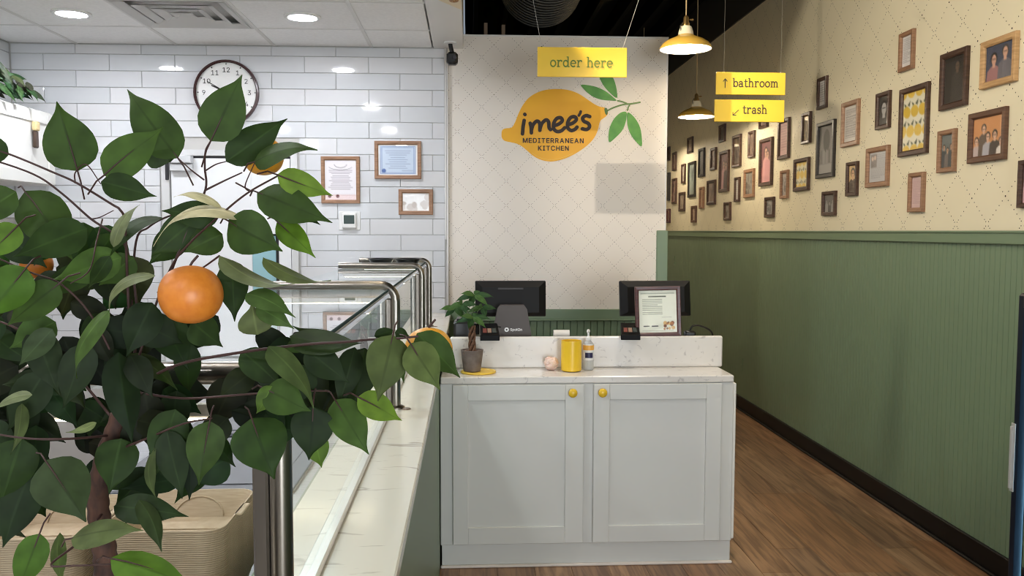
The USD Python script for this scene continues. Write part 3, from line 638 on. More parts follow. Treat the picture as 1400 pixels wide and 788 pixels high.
green_ink = mat('green_ink', (108, 128, 34), .5); sign_ink = mat('sign_brown_ink', (66, 50, 14), .5)
y = 4.4; s = y/FPX
hang_sign('yellow hanging sign reading order here above the lemon', 'sign', .352, .808, 2.388, 2.536, y, [('order here', atY(752, 93, y)[0], atY(752, 91.5, y)[2], 8.45*s, 9.3*s)], green_ink, .05,
          [((.373, y+.006, 2.536), (.325, y+.006, 2.79)), ((.325, y+.006, 2.79), (.16, y+.006, 3.72)), ((.787, y+.006, 2.536), (.87, y+.006, 2.79)), ((.87, y+.006, 2.79), (1.17, y+.006, 3.72))])
y = 3.8; s = y/FPX
a, b = atY(979.5, 98.5, y), atY(1073.5, 130, y)
hang_sign('yellow hanging sign reading bathroom with an upward arrow', 'sign', a[0], b[0], b[2], a[2], y, [('^', atY(988, 122, y)[0], atY(988, 119, y)[2], 8.2*s, 8.2*s), ('bathroom', atY(1001.5, 120, y)[0], atY(1001.5, 119, y)[2], 7.15*s, 8.0*s)], sign_ink, .04,
          [((a[0]+.035, y+.006, a[2]), (a[0]+.035, y+.006, 3.78)), ((b[0]-.02, y+.006, a[2]), (b[0]-.02, y+.006, 3.78))])
a2, b2 = atY(977.5, 136, y), atY(1072, 167, y)
hang_sign('yellow hanging sign reading trash with a slanted arrow, below the bathroom sign', 'sign', a2[0], b2[0], b2[2], a2[2], y, [('/', atY(1001.5, 158, y)[0], atY(1001, 157.5, y)[2], 8.5*s, 8.0*s), ('trash', atY(1015, 155, y)[0], atY(1015, 155.5, y)[2], 6.95*s, 8.2*s)], sign_ink, .04,
          [((a2[0]+.035, y+.006, a2[2]), (a2[0]+.035, y+.006, b[2])), ((b2[0]-.02, y+.006, a2[2]), (b2[0]-.02, y+.006, b[2]))])

# ------------------------------------------------------------------ pendant lamps
bulb_m = mat_emit('bulb_glow', (255, 226, 176), 60)
def pendant(label, x, y, zrim, power):
    t = thing('pendant_lamp', label, 'pendant lamp', (x, y, zrim)); c = (x, y, zrim)
    outer = [(.150, 0), (.152, .004), (.148, .016), (.134, .034), (.108, .052), (.080, .064), (.056, .074), (.044, .084)]
    inner = [(r-.003, z+.0005) for r, z in outer[1:]][::-1]
    part(t, 'shade', M().lathe(outer, c, 48), mat('lamp_yellow', (226, 180, 78), .25), 60)
    part(t, 'lining', M().lathe(inner+[(.150, 0)], c, 48), mat('lamp_white', (246, 240, 226), .4), 60)
    part(t, 'neck', M().lathe([(.045, .083), (.043, .100), (.036, .122), (.031, .132), (0, .133)], c, 32), mat('lamp_neck', (238, 226, 196), .3), 60)
    part(t, 'socket', M().lathe([(.022, .132), (.022, .150), (.017, .156), (.015, .185), (.007, .196), (0, .196)], c, 24), mat('socket_brass', (182, 148, 92), .3, .9), 40)
    part(t, 'knob', M().tube([(x+.02, y, zrim+.172), (x+.036, y, zrim+.172)], .005, 8).sphere((x+.038, y, zrim+.172), .007, 1), MATS['socket_brass'])
    part(t, 'clip', M().tube([(x-.034, y-.02, zrim+.10), (x-.040, y-.025, zrim+.13), (x-.026, y-.02, zrim+.15)], .003, 6), steel)
    part(t, 'cord', M().tube([(x, y, zrim+.195), (x, y, ZOPEN)], .0038, 8), mat('cord_tan', (190, 164, 118), .6))
    part(t, 'bulb', M().lathe([(0, .038), (.020, .042), (.030, .056), (.030, .070), (.020, .090), (.013, .105), (.013, .128), (0, .128)], c, 20), bulb_m, 50)
    l = UsdLux.SphereLight.Define(stage, str(t.GetPath())+'/bulb_light'); l.CreateRadiusAttr(.028); l.CreateIntensityAttr(power*40); l.CreateColorAttr(Gf.Vec3f(1, .86, .66))
    l.AddTranslateOp().Set(Gf.Vec3d(0, 0, .026)); return t
pendant('yellow enamel pendant lamp hanging at the corner of the papered wall', 1.285, 5.1, 2.680, PENDANT)
pendant('yellow enamel pendant lamp further back, lower, left of the trash sign', 1.925, 7.25, 2.570, PENDANT*5)
pendant('yellow enamel pendant lamp down the passage behind the papered wall', 1.95, 9.6, 2.57, PENDANT*4)
pendant('yellow enamel pendant lamp above the picture, over the queue', 1.25, 2.3, 2.85, PENDANT*2)
# track spots over the queue and the till, above the picture
def spot(label, pos, aim, half, soft, power, col, rad=.035):
    P = np.array(pos, float); d = np.array(aim, float)-P; d /= np.linalg.norm(d)
    t = thing('track_spotlight', label, 'spotlight', P)
    part(t, 'can', M().tube([P-d*.20, P-d*.14, P-d*.06], [.03, .05, .05], 20), plastic_black)
    part(t, 'stem', M().tube([P-d*.14, P-d*.14+[0, 0, .2], [P[0]-d[0]*.14, P[1]-d[1]*.14, ZOPEN]], .008, 8), plastic_black)
    sl = UsdLux.SphereLight.Define(stage, str(t.GetPath())+'/spot_light'); sl.CreateRadiusAttr(rad); sl.CreateIntensityAttr(power*40); sl.CreateColorAttr(Gf.Vec3f(*col))
    sh = UsdLux.ShapingAPI.Apply(sl.GetPrim()); sh.CreateShapingConeAngleAttr(half); sh.CreateShapingConeSoftnessAttr(soft)
    z = -d; x = np.cross([0, 0, 1.0], z); x /= np.linalg.norm(x); yv = np.cross(z, x)
    sl.AddTransformOp().Set(Gf.Matrix4d(*x, 0, *yv, 0, *z, 0, 0, 0, 0, 1))
spot('black track spotlight over the queue, aimed at the papered wall', (.60, .20, 2.79), (1.18, 5.68, 1.88), 9.5, 1.0, SPOT*20.0, (1, .88, .72), .008)
t = thing('hanging_sign', 'plain yellow hanging sign over the queue, outside the picture', 'sign', (.82, 2.4, 2.362))
part(t, 'board', M().box(.696, .945, 2.394, 2.406, 2.362, 2.495, .0015), MATS['sign_yellow'])
for x in (.73, .91): part(t, 'wire', M().tube([(x, 2.4, 2.495), (x, 2.4, ZOPEN)], .0008, 5), MATS['wire_dark'])
spot('black track spotlight over the till, aimed at the framed pictures', (.25, 4.30, 3.0), (2.46, 4.9, 2.2), 38, .2, FLOOD*1.1, (1, .89, .70))
spot('black track spotlight over the queue, aimed at the nearer pictures', (1.2, 2.2, 3.5), (2.46, 3.7, 2.0), 36, .3, FLOOD, (1, .89, .70))
spot('black track spotlight over the queue, aimed at the till counter', (1.16, 3.75, 3.45), (.62, 4.2, .92), 26, .5, FLOOD*1.25, (1, .90, .76))
# spiral duct
dx, dz, dr_ = .60, 3.62, .33
dt = thing('spiral_duct', 'large grey spiral air duct under the dark ceiling', 'duct', (dx, 5, dz-dr_))
pr = []
for k in range(64):
    yk = 2.4+k*.075
    pr += [(dr_, yk), (dr_, yk+.055), (dr_+.010, yk+.060), (dr_+.010, yk+.070)]
part(dt, 'duct', M().lathe(pr, (dx, 0, dz), 44, 'y'), mat('duct_steel', (104, 100, 92), .4, .8), 30)
part(dt, 'end_cap', M().lathe([(0, pr[-1][1]), (dr_+.01, pr[-1][1])], (dx, 0, dz), 44, 'y'), MATS['duct_steel'])
for yk in (3.2, 5.6): part(dt, 'hanger_strap', M().lathe([(dr_+.014, yk), (dr_+.014, yk+.03)], (dx, 0, dz), 44, 'y').tube([(dx, yk+.015, dz+dr_), (dx, yk+.015, ZOPEN)], .006, 6), dark_metal)

# ------------------------------------------------------------------ till cabinet
C = 4.01
quartz = mat_noise('quartz', (186, 180, 175), (216, 211, 204), (1, 1, 1), 26.0, 9, .16, .31, .385, distortion=1.1)
paint = mat('cabinet_paint', (206, 205, 199), .4)
cb = thing('till_cabinet', 'pale painted two-door cabinet under the quartz till counter', 'cabinet', (.57, 4.35, 0))
part(cb, 'body', M().box(-.133, 1.268, C, 4.72, .112, .889, .003), paint)
part(cb, 'plinth', M().box(-.128, 1.266, C+.010, 4.70, 0, .112, .002), paint)
part(cb, 'shoe_moulding', M().box(-.133, 1.274, C-.004, C+.012, 0, .014, .004), mat('shoe_white', (228, 216, 204), .4))
part(cb, 'side_panel', M().box(1.266, 1.284, C+.012, 4.72, .118, .880, .003), mat('side_white', (226, 224, 217), .4))
for x0, x1, ix0, ix1, kx in ((-.074, .544, -.002, .456, .490), (.591, 1.205, .668, 1.130, .631)):
    z0, z1, iz0, iz1 = .121, .889-.004, .202, .811; yf = C-.020
    d = part(cb, 'door', M().box(x0, ix0, yf, C-.001, z0, z1, .002).box(ix1, x1, yf, C-.001, z0, z1, .002).box(ix0, ix1, yf, C-.001, iz1, z1, .0015).box(ix0, ix1, yf, C-.001, z0, iz0, .0015).box(ix0-.01, ix1+.01, yf+.010, C-.001, iz0-.01, iz1+.01, 0), paint)
    part(d, 'knob', M().lathe([(0, yf-.030), (.012, yf-.030), (.020, yf-.025), (.0215, yf-.018), (.018, yf-.010), (.008, yf-.007), (.008, yf)], (kx, 0, .847), 28, 'y'), mat('knob_yellow', (228, 186, 48), .25), 60, 'yellow round knob')
ct = thing('counter_top', 'white quartz counter top with grey flecks on the till cabinet', 'counter top', (.57, 4.35, .889))
part(ct, 'slab', M().box(-.130, 1.264, C-.012, 4.74, .889, .922, .004), quartz)
rl = thing('raised_ledge', 'upright white quartz slab across the back of the till counter', 'counter ledge', (.57, 4.27, .922))
part(rl, 'slab', M().box(-.090, 1.283, 4.252, 4.284, .922, 1.079, .006), quartz)
# objects on it
def on_ct(px, py): p = atZ(px, py, .9225); return p
p = np.array([.018, 4.13, .922])
cs = single('coaster', M().lathe([(0, 0), (.082, 0), (.086, .004), (.084, .009), (.074, .010), (.07, .006), (0, .006)], (p[0]+.03, p[1], .922), 40), mat('coaster_yellow', (226, 188, 70), .45), 'round yellow coaster under the money tree pot', 'coaster', smooth=40)
pm = thing('money_tree', 'small braided money tree in a dark grey pot on the till counter', 'potted plant', (p[0], p[1], .932))
part(pm, 'pot', M().lathe([(0, .006), (.040, .006), (.042, .010), (.054, .105), (.055, .110), (.048, .110), (.045, .096), (0, .094)], (p[0], p[1], .922+.002), 32), mat_noise('pot_grey', (98, 86, 78), (118, 106, 98), (1, 1, 1), 30, rough=.7), 40)
m = M(); rng = random.Random(5)
for k in range(40): m.sphere((p[0]+rng.uniform(-.037, .037), p[1]+rng.uniform(-.037, .037), 1.022), rng.uniform(.005, .009), 1)
part(pm, 'pebbles', m, mat('pebbles', (110, 84, 68), .7), kind='stuff')
for k in range(4):
    a = np.linspace(0, 1, 16); ph = k*PI/2
    part(pm, 'trunk', M().tube(np.c_[p[0]+.012*np.cos(ph+a*5), p[1]+.012*np.sin(ph+a*5), 1.015+a*.135], (.0078-.002*a), 8), mat_noise('braid_bark', (112, 78, 52), (78, 52, 36), (1, 1, 8), 12, rough=.7), True)
top = np.array([p[0], p[1], 1.15])
for dxx, dzz, n, ll, ddy in ((.012, .150, 6, .100, 0), (-.080, .085, 5, .085, .02), (.005, .045, 6, .090, -.03), (.050, .085, 4, .075, .05), (-.045, .110, 4, .075, -.03)):
    hub = top+np.array([dxx, ddy, dzz])
    part(pm, 'stem', M().tube(spline([top-[0, 0, .02], (top+hub)/2+[0, 0, .02], hub], 5), .0022, 6), mat('stem_green', (70, 84, 48), .6), True)
    for k in range(n):
        a = PI*.08+2*PI*k/n; d = np.array([math.cos(a), .35*math.sin(a*2), -.25+.45*math.sin(a)])
        c = lin((46+8*(k % 3), 74+8*(k % 3), 42)); part(pm, 'leaf', leaf_mesh(hub, hub+d*ll, (0, -.8, .6), .032, c, c*1.4, .25, .1, seed=k, slim=True), leaf_vc, True)
# yellow cup
q = np.array([.503, 4.155, .9225])
m = M().lathe([(0, .002), (.044, .002), (.048, .004), (.050, .008), (.050, .148), (.0495, .151), (.0465, .151), (.046, .147), (.046, .010), (0, .010)], q, 44)
yc = thing('yellow_cup', 'plain yellow cylinder cup standing on the till counter', 'cup', q)
part(yc, 'cup', m, mat('cup_yellow', (236, 194, 50), .28), 40)
# pink salt candle holder
q = np.array([.408, 4.19, .9225]); t = trimesh.creation.icosphere(4, 1.0); v = np.array(t.vertices)
nz = meshkit.fbm(v*2.6+5, 3, 3); v = v*(.034+.013*(nz-.5))[:, None]*[1, 1, 1.05]; v[:, 2] = np.maximum(v[:, 2]+.034, 0)
hole = (v[:, 2] > .055) & (np.hypot(v[:, 0], v[:, 1]) < .016); v[hole, 2] -= .018
sh_ = thing('salt_holder', 'rough pink salt crystal candle holder left of the yellow cup', 'candle holder', q)
part(sh_, 'crystal', (v+q, t.faces), mat_noise('salt_pink', (226, 188, 170), (238, 208, 194), (1, 1, 1), 40, rough=.35, subsurface_weight=.15, subsurface_scale=.02, bump=.3))
part(sh_, 'candle', M().lathe([(0, 0), (.014, 0), (.014, .012), (0, .012)], q+[0, 0, .046], 18), mat('candle_white', (235, 228, 216), .5), 40)
# sanitizer
q = np.array([.592, 4.19, .9225])
hs = thing('sanitizer_bottle', 'clear pump bottle of hand sanitizer beside the yellow cup', 'bottle', q)
part(hs, 'bottle', M().lathe([(0, .001), (.024, .001), (.027, .006), (.027, .120), (.022, .135), (.013, .143), (.012, .150), (0, .150)], q, 28), mat('clear_gel', (232, 234, 232), .12, transmission_weight=.55, ior=1.2), 40)
part(hs, 'label', M().lathe([(.0275, .050), (.0275, .130)], q, 28), mat('label_white', (226, 226, 224), .45), True)
part(hs, 'label_band', M().lathe([(.0279, .100), (.0279, .124)], q, 28), mat('label_orange', (232, 172, 74), .4), True)
a = np.linspace(-2.3, -.84, 14); pv = np.concatenate([np.c_[q[0]+.0281*np.cos(a), q[1]+.0281*np.sin(a), np.full(14, q[2]+z)] for z in (.062, .088)]); k = np.arange(13)
part(hs, 'label_patch', (pv, np.vstack([np.c_[k, k+1, k+14], np.c_[k+1, k+15, k+14]])), mat('label_navy', (34, 32, 70), .4), True)
part(hs, 'collar', M().lathe([(.013, .146), (.014, .148), (.014, .162), (.008, .166), (.005, .168), (.005, .186), (0, .186)], q, 20), plastic_white, 40)
part(hs, 'pump', M().tube([q+[0, 0, .186], q+[0, 0, .194], q+[-.004, -.014, .197], q+[-.010, -.030, .190]], [.008, .008, .006, .004], 10), plastic_white, True)
# till side
def monitor(label, c, w, h, tilt, rot):
    t = thing('till_monitor', label, 'monitor', (c[0], c[1], .922)); ca, sa = math.cos(tilt), math.sin(tilt)
    def tr(v):
        v = np.array(v); y, z = v[:, 1].copy(), v[:, 2].copy(); v[:, 1] = y*ca-z*sa; v[:, 2] = y*sa+z*ca
        a = rot; x, y = v[:, 0].copy(), v[:, 1].copy(); v[:, 0] = x*math.cos(a)-y*math.sin(a); v[:, 1] = x*math.sin(a)+y*math.cos(a); return v+np.asarray(c)
    def pt(name, m, mm, sm=False): a, f = m.mesh(); part(t, name, (tr(a), f), mm, sm)
    # the back faces the customer (-y)
    pt('bezel', M().box(-w/2, w/2, .0, .022, -h/2, h/2, .004), mat('monitor_black', (15, 13, 13), .4))
    P = [(-w/2+.003, 0, -h/2+.003), (w/2-.003, 0, -h/2+.003), (w/2-.003, 0, h/2-.003), (-w/2+.003, 0, h/2-.003), (-w*.40, -.022, -h/2+.02), (w*.40, -.022, -h/2+.02), (w*.40, -.022, h/2-.035), (-w*.40, -.022, h/2-.035)]
    pt('back_shell', M().add(P, [[0, 1, 5, 4], [1, 2, 6, 5], [2, 3, 7, 6], [3, 0, 4, 7], [4, 5, 6, 7]]), mat('monitor_shell', (11, 10, 10), .55, specular_ior_level=.25))
    pt('vent_strip', M().box(-w*.18, w*.18, -.024, -.020, h*.28-.008, h*.28+.004, .002), mat('monitor_vent', (36, 33, 33), .5))
    part(t, 'stand', M().tube([(c[0], c[1]+.01, .93), (c[0], c[1]+.02, c[2]-h*.2), (c[0], c[1]+.005, c[2])], .02, 12).box(c[0]-.09, c[0]+.09, c[1]-.07, c[1]+.09, .922, .934, .004), plastic_black)
    return t
monitor('black till monitor seen from behind, left one behind the money tree', (.222, 4.50, 1.252), .372, .188, -.10, .0)
monitor('black till monitor seen from behind, right one behind the framed notice', (.990, 4.50, 1.252), .380, .188, -.16, .02)
# customer terminal with printed mark
a, b = atY(676, 459, 4.36), atY(724, 423, 4.36); tx = (a[0]+b[0])/2
tm = thing('card_terminal', 'dark grey payment terminal with a white printed mark under the left monitor', 'payment terminal', (tx, 4.37, .922))
shp = Polygon([(-.098, .922), (.098, .922), (.094, 1.075), (.072, 1.205), (.060, 1.222), (-.056, 1.222), (-.068, 1.205), (-.094, 1.075)]).buffer(.006).buffer(-.0)
part(tm, 'housing', M().prism(shapely.affinity.translate(shp, tx, 0), .05, (0, 4.42, 0), (1, 0, 0), (0, 0, 1)), mat('terminal_grey', (74, 66, 62), .5))
lw = atY(690, 451, 4.37)
part(tm, 'logo', M().prism(Point(lw[0]+.010, lw[2]).buffer(.0115).difference(Point(lw[0]+.010, lw[2]).buffer(.0045)), .001, (0, 4.37, 0), (1, 0, 0), (0, 0, 1)), plastic_white)
t = meshkit.text_mesh('SpotOn', .013, .001, True); pv = np.asarray(t.vertices)
part(tm, 'lettering', (np.c_[lw[0]+.027+pv[:, 0], 4.37-pv[:, 2], lw[2]-.006+pv[:, 1]], t.faces), plastic_white)
# card readers clipped to the ledge
def reader(label, px, w, tilt=0):
    a = atY(px, 455, 4.24); x = a[0]
    t = thing('card_reader', label, 'card reader', (x, 4.24, 1.079))
    shp = np.array([(-.044, -.060, .000), (.044, -.060, .000), (.040, .055, .046), (-.040, .055, .046)])
    v = np.vstack([shp+[0, 0, .024], shp]); v[:, :2] *= [w, 1.0]
    if tilt: ca, sa = math.cos(tilt), math.sin(tilt); v = np.c_[v[:, 0]*ca-v[:, 1]*sa, v[:, 0]*sa+v[:, 1]*ca, v[:, 2]]
    hull = trimesh.convex.convex_hull(np.vstack([v+d for d in ([.004, 0, 0], [-.004, 0, 0], [0, .004, 0], [0, -.004, 0], [0, 0, .003])]))
    o = np.array([x, 4.255, 1.069]); part(t, 'body', (hull.vertices+o, hull.faces), mat('reader_black', (5, 5, 6), .5, specular_ior_level=.15))
    top = v[:4]; c = top.mean(0); k = M()
    def bil(a, b): return (top[0]*(1-a)*(1-b)+top[1]*a*(1-b)+top[2]*a*b+top[3]*(1-a)*b)+np.array([0, -.001, .0045])+o
    for i, col in enumerate(((120, 66, 58), (150, 122, 104), (66, 74, 72))):
        a0, a1 = .12+i*.27, .12+i*.27+.22
        k.add([bil(a0, .18), bil(a1, .18), bil(a1, .55), bil(a0, .55)], [[0, 1, 2, 3]], lin(col))
    part(t, 'screen', k, mat_vc('reader_screen', .2))
    part(t, 'cable', M().tube(spline([o+[.03, .06, .03], o+[.05, .10, .05], o+[.07, .14, .02], o+[.06, .2, -.12]], 6), .003, 6), plastic_black, True)
    return t
reader('black card reader on the quartz ledge beside the money tree', 669, 1.0, .03)
reader('black card reader on the quartz ledge beside the framed notice', 862, 1.0, -.12)
# receipt roll, small box
q = atY(767.5, 456, 4.45)
rr = thing('receipt_roll', 'white paper roll lying behind the quartz ledge', 'paper roll', (q[0], 4.45, q[2]-.035))
part(rr, 'roll', M().lathe([(.012, -.042), (.022, -.042), (.022, .042), (.012, .042), (.012, -.042)], (q[0], 4.45, q[2]-.004), 28, 'x'), mat('roll_white', (236, 232, 226), .6), 40)
part(rr, 'printer', M().box(q[0]-.06, q[0]+.06, 4.40, 4.52, .922, q[2]-.028, .006), plastic_black)
# framed notice leaning on the ledge
def p_notice(d, w, h, r):
    d.rectangle((0, 0, w, h), (226, 229, 214)); d.line((w*.06, h*.075, w*.94, h*.075), (150, 156, 140), int(h*.018)); d.line((w*.26, h*.15, w*.72, h*.15), (60, 66, 52), int(h*.028))
    for y in (.22, .26, .30, .345, .385, .43, .47, .52, .56):
        d.line((w*.1, h*y, w*(.62 if r.random() > .3 else .5), h*y), (112, 118, 104), int(h*.014))
    d.line((w*.6, h*.64, w*.86, h*.64), (170, 172, 160), int(h*.012)); d.line((w*.08, h*.955, w*.9, h*.955), (160, 160, 148), int(h*.012))
    d.rectangle((w*.12, h*.835, w*.27, h*.86), (52, 50, 56)); d.rectangle((w*.33, h*.835, w*.5, h*.86), (52, 50, 56))
    for k in range(18):
        x, y, s = r.uniform(.66, .9)*w, r.uniform(.76, .92)*h, r.uniform(.02, .05)*w; d.ellipse((x-s, y-s, x+s, y+s), r.choice(((176, 118, 74), (214, 178, 120), (120, 76, 50))))
a = atY(911, 460.5, 4.268); la = .09
u = np.array([math.cos(.045), 0, -math.sin(.045)*.0]); vv = np.array([-.020, math.sin(la), math.cos(la)]); vv /= np.linalg.norm(vv); u = u-vv*(u@vv); u /= np.linalg.norm(u)
fn = framed('framed_notice', 'mahogany framed white notice standing on the quartz ledge', 'framed notice', np.array([.958, 4.272, 1.079])+vv*.124, u, vv, .232, .252, .020, .014, 'maho', p_notice, .0021)
bb = np.array([.958, 4.272, 1.079])
part(fn, 'easel_back', M().add([bb+vv*.02+u*-.09, bb+vv*.02+u*.09, bb+vv*.22+u*.09, bb+vv*.22+u*-.09, bb+vv*.02+u*-.09+[0, .006, 0], bb+vv*.02+u*.09+[0, .006, 0], bb+vv*.22+u*.09+[0, .006, 0], bb+vv*.22+u*-.09+[0, .006, 0]], [[4, 5, 6, 7], [0, 3, 2, 1], [0, 1, 5, 4], [2, 3, 7, 6]]), plastic_black)
single('power_cable', M().tube(spline([(1.13, 4.34, 1.00), (1.135, 4.33, 1.10), (1.16, 4.33, 1.125), (1.21, 4.33, 1.115), (1.25, 4.33, 1.085), (1.26, 4.34, 1.02), (1.25, 4.4, .93)], 8), .0045, 8).box(1.10, 1.16, 4.30, 4.34, 1.04, 1.10, .01), plastic_black, 'black cable looping behind the right end of the quartz ledge', 'cable', smooth=40)
# outlets
def outlet(label, o, u, mt, plug=False):
    o, u = np.array(o), np.array(u, float); n = np.cross(u, [0, 0, 1.0]); t = thing('wall_outlet', label, 'outlet', o-[0, 0, .06])
    def bx(a0, a1, z0, z1, d0, d1): v = np.array([o+u*a+n*d+np.array([0, 0, z]) for a in (a0, a1) for d in (d0, d1) for z in (z0, z1)]); h = trimesh.convex.convex_hull(v); return h.vertices, h.faces
    part(t, 'plate', bx(-.036, .036, -.058, .058, 0, .005), mt)
    for z in (-.022, .022): part(t, 'socket', bx(-.017, .017, z-.014, z+.014, .005, .008), mt)
    if plug: part(t, 'plug', bx(-.026, .024, -.040, .028, .008, .05), plastic_black); part(t, 'plug_cable', M().tube(spline([o+n*.05+[0, 0, 0], o+n*.09+[-.03, 0, .05], o+n*.07+[-.08, 0, .08], o+n*.05+[-.10, 0, -.1]], 6), .005, 6).tube(spline([o+n*.05+[0, 0, .0], o+n*.10+[.02, 0, .06], o+n*.07+[-.02, 0, .10], o+n*.05+[-.05, 0, -.1]], 6), .005, 6), plastic_black, True)
outlet('white wall outlet with black plugs behind the money tree', atY(650, 448, W-.013), (1, 0, 0), plastic_white, True)
outlet('green painted outlet plate low on the green wall', atX(1014, 498, XR), (0, -1, 0), green)
outlet('small green painted outlet plate high on the green wall by the corner post', atX(921.5, 357, XR), (0, -1, 0), green)
q = atY(629, 449, 4.5)
single('label_printer', M().box(-.075, .02, 4.36, 4.52, .922, q[2]+.05, .012).box(-.06, .0, 4.38, 4.5, q[2]+.05, q[2]+.062, .004), plastic_black, 'black boxy printer behind the money tree at the left end of the ledge', 'printer')

# ------------------------------------------------------------------ service bar: quartz ledge, green front, worktop, sneeze guard
ZL = 1.067
lb = thing('service_bar', 'long service bar with a green front panel, left of the till cabinet', 'counter', (-.25, 3, 0))
part(lb, 'front_panel', M().box(-.36, -.137, .42, W-.03, 0, ZL-.028, .003), mat('bar_green', (104, 124, 98), .4))
part(lb, 'edge_rail', M().box(-.137, -.122, .42, W-.03, ZL-.040, ZL-.028, .002), mat('edge_rail', (150, 142, 136), .35, .5))
marble = mat_noise('marble', (182, 173, 161), (219, 213, 201), (1.5, 5, 1), 6.0, 8, .14, .30, .385, distortion=1.0)
mt_ = thing('marble_ledge', 'long white marble ledge running back along the service bar', 'counter top', (-.23, 3, ZL-.028))
part(mt_, 'slab', M().box(-.339, -.114, .95, W-.03, ZL-.028, ZL, .003), marble)
part(mt_, 'end_slab', M().box(-.85, -.114, .40, .949, ZL-.028, ZL, .003), marble)
wk = thing('worktop', 'brushed steel worktop behind the sneeze guard', 'worktop', (-.7, 3, .93))
steel_top = mat_noise('worktop_steel', (150, 152, 156), (168, 170, 174), (1, 40, 1), 5, rough=.35, metal=.6)
part(wk, 'top', M().box(-1.05, -.36, .96, 5.3, .90, .93, .003), steel_top)
for k in range(4):
    y0 = 2.2+k*.62; part(wk, 'food_pan', M().box(-.95, -.45, y0, y0+.55, .93, .942, .004).box(-.90, -.50, y0+.05, y0+.5, .942, .944, 0), mat('pan_steel', (120, 122, 126), .25, .9))
part(wk, 'base', M().box(-1.03, -.37, .98, 5.2, 0, .90, .003), white_paint)
# guards
gl = mat_glass('guard_glass', (.95, .985, .975), 0, 1.52)
edge_m = mat('glass_edge', (34, 62, 64), .6, specular_ior_level=.1)
XP, XB = -.220, -.612; ZTB = 1.456
warm_led = mat_emit('warm_led', (255, 236, 200), 26.0)
ps = [(1.003, 'nearest, at the bottom of the picture'), (2.609, 'second from the viewer'), (4.10, 'third from the viewer'), (4.87, 'farthest, carrying the black trays')]
def guard(y, where):
    t = thing('sneeze_guard_frame', 'polished steel sneeze guard frame, ' + where, 'sneeze guard', (XP, y, ZL)); r = .0135
    zc = ZTB-r; pts = [(XP, y, ZL), (XP, y, zc-.045)]
    for a in np.linspace(0, PI/2, 7): pts.append((XP-.045*(1-math.cos(a)), y, zc-.045+.045*math.sin(a)))
    pts.append((XB, y, zc)); part(t, 'post', M().tube(pts, r, 20), steel, 50)
    part(t, 'flange', M().lathe([(0, 0), (.026, 0), (.026, .004), (.020, .008), (.0136, .009)], (XP, y, ZL), 28), steel, 40)
    part(t, 'flange_cap', M().lathe([(0, .0), (.014, .0), (.012, .003), (0, .004)], (XP+.032, y-.02, ZL), 20), mat('cap_bronze', (120, 104, 92), .4, .6), 40)
    part(t, 'glass_clip', M().box(XP-.031, XP-.0125, y-.010, y+.010, ZL+.0, zc-.04, .003), mat('clip_dark', (112, 105, 98), .3, .9))
    part(t, 'light_bar', M().box(XB+.02, XP-.06, y-.009, y+.009, zc-.052, zc-.036, .003), mat('light_bar', (205, 196, 178), .3, .6))
    part(t, 'light_strip', M().box(XB+.03, XP-.07, y-.006, y+.006, zc-.0545, zc-.0515, .001), warm_led)
for y, w in ps: guard(y, w)
for (y0, _), (y1, _), nm in zip(ps, ps[1:], ('nearest', 'middle', 'farthest')):
    t = thing('guard_glass', 'clear glass panes of the sneeze guard, %s bay' % nm, 'glass pane', (XP, (y0+y1)/2, ZL))
    f = M().box(XP-.027, XP-.021, y0+.015, y1-.015, ZL+.006, ZTB-.05, 0); part(t, 'front_pane', f, gl)
    g = M().box(XB+.02, XP-.022, y0+.016, y1-.016, ZTB-.034, ZTB-.026, 0); part(t, 'top_pane', g, gl)
    part(t, 'pane_edge', M().box(XP-.0225, XP-.0195, y0+.016, y1-.016, ZTB-.035, ZTB-.025, .0008), edge_m)
    part(t, 'edge_trim', M().box(XP-.0195, XP-.0175, y0+.016, y1-.016, ZTB-.036, ZTB-.031, .0006), mat('clip_steel', (176, 182, 188), .3, .8))
    part(t, 'channel', M().box(XP-.042, XP-.012, y0+.03, y1-.03, ZL, ZL+.012, .003), mat('channel_alu', (226, 224, 220), .3, .3))
for k, (px, lab) in enumerate(((521, 'black oval food tray on the sneeze guard glass, left of the pair'), (557, 'black oval food tray on the sneeze guard glass, right of the pair'))):
    q = atY(px, 356, 4.60); z0 = ZTB-.026
    t = thing('food_tray', lab, 'tray', (q[0], 4.62, z0))
    a = np.linspace(0, 2*PI, 40, endpoint=False); V = []
    for rx, ry, z in ((.050, .070, 0), (.066, .088, .026), (.074, .096, .028), (.073, .095, .031), (.062, .083, .029), (.048, .068, .004)): V.append(np.c_[q[0]+rx*np.sign(np.cos(a))*abs(np.cos(a))**.7, 4.62+ry*np.sign(np.sin(a))*abs(np.sin(a))**.7, np.full(40, z0+z)])
    F = [[i*40+j, i*40+(j+1) % 40, (i+1)*40+(j+1) % 40, (i+1)*40+j] for i in range(5) for j in range(40)]
    V = np.vstack(V+[[[q[0], 4.62, z0]], [[q[0], 4.62, z0+.004]]]); T_ = [[j+1 if j < 39 else 0, j, 240] for j in range(40)]+[[200+j, 200+(j+1) % 40, 241] for j in range(40)]
    m = M(); m.add(V, F); m.f.append(np.array(T_)); part(t, 'tray', m, mat('tray_black', (14, 14, 15), .3), 40)
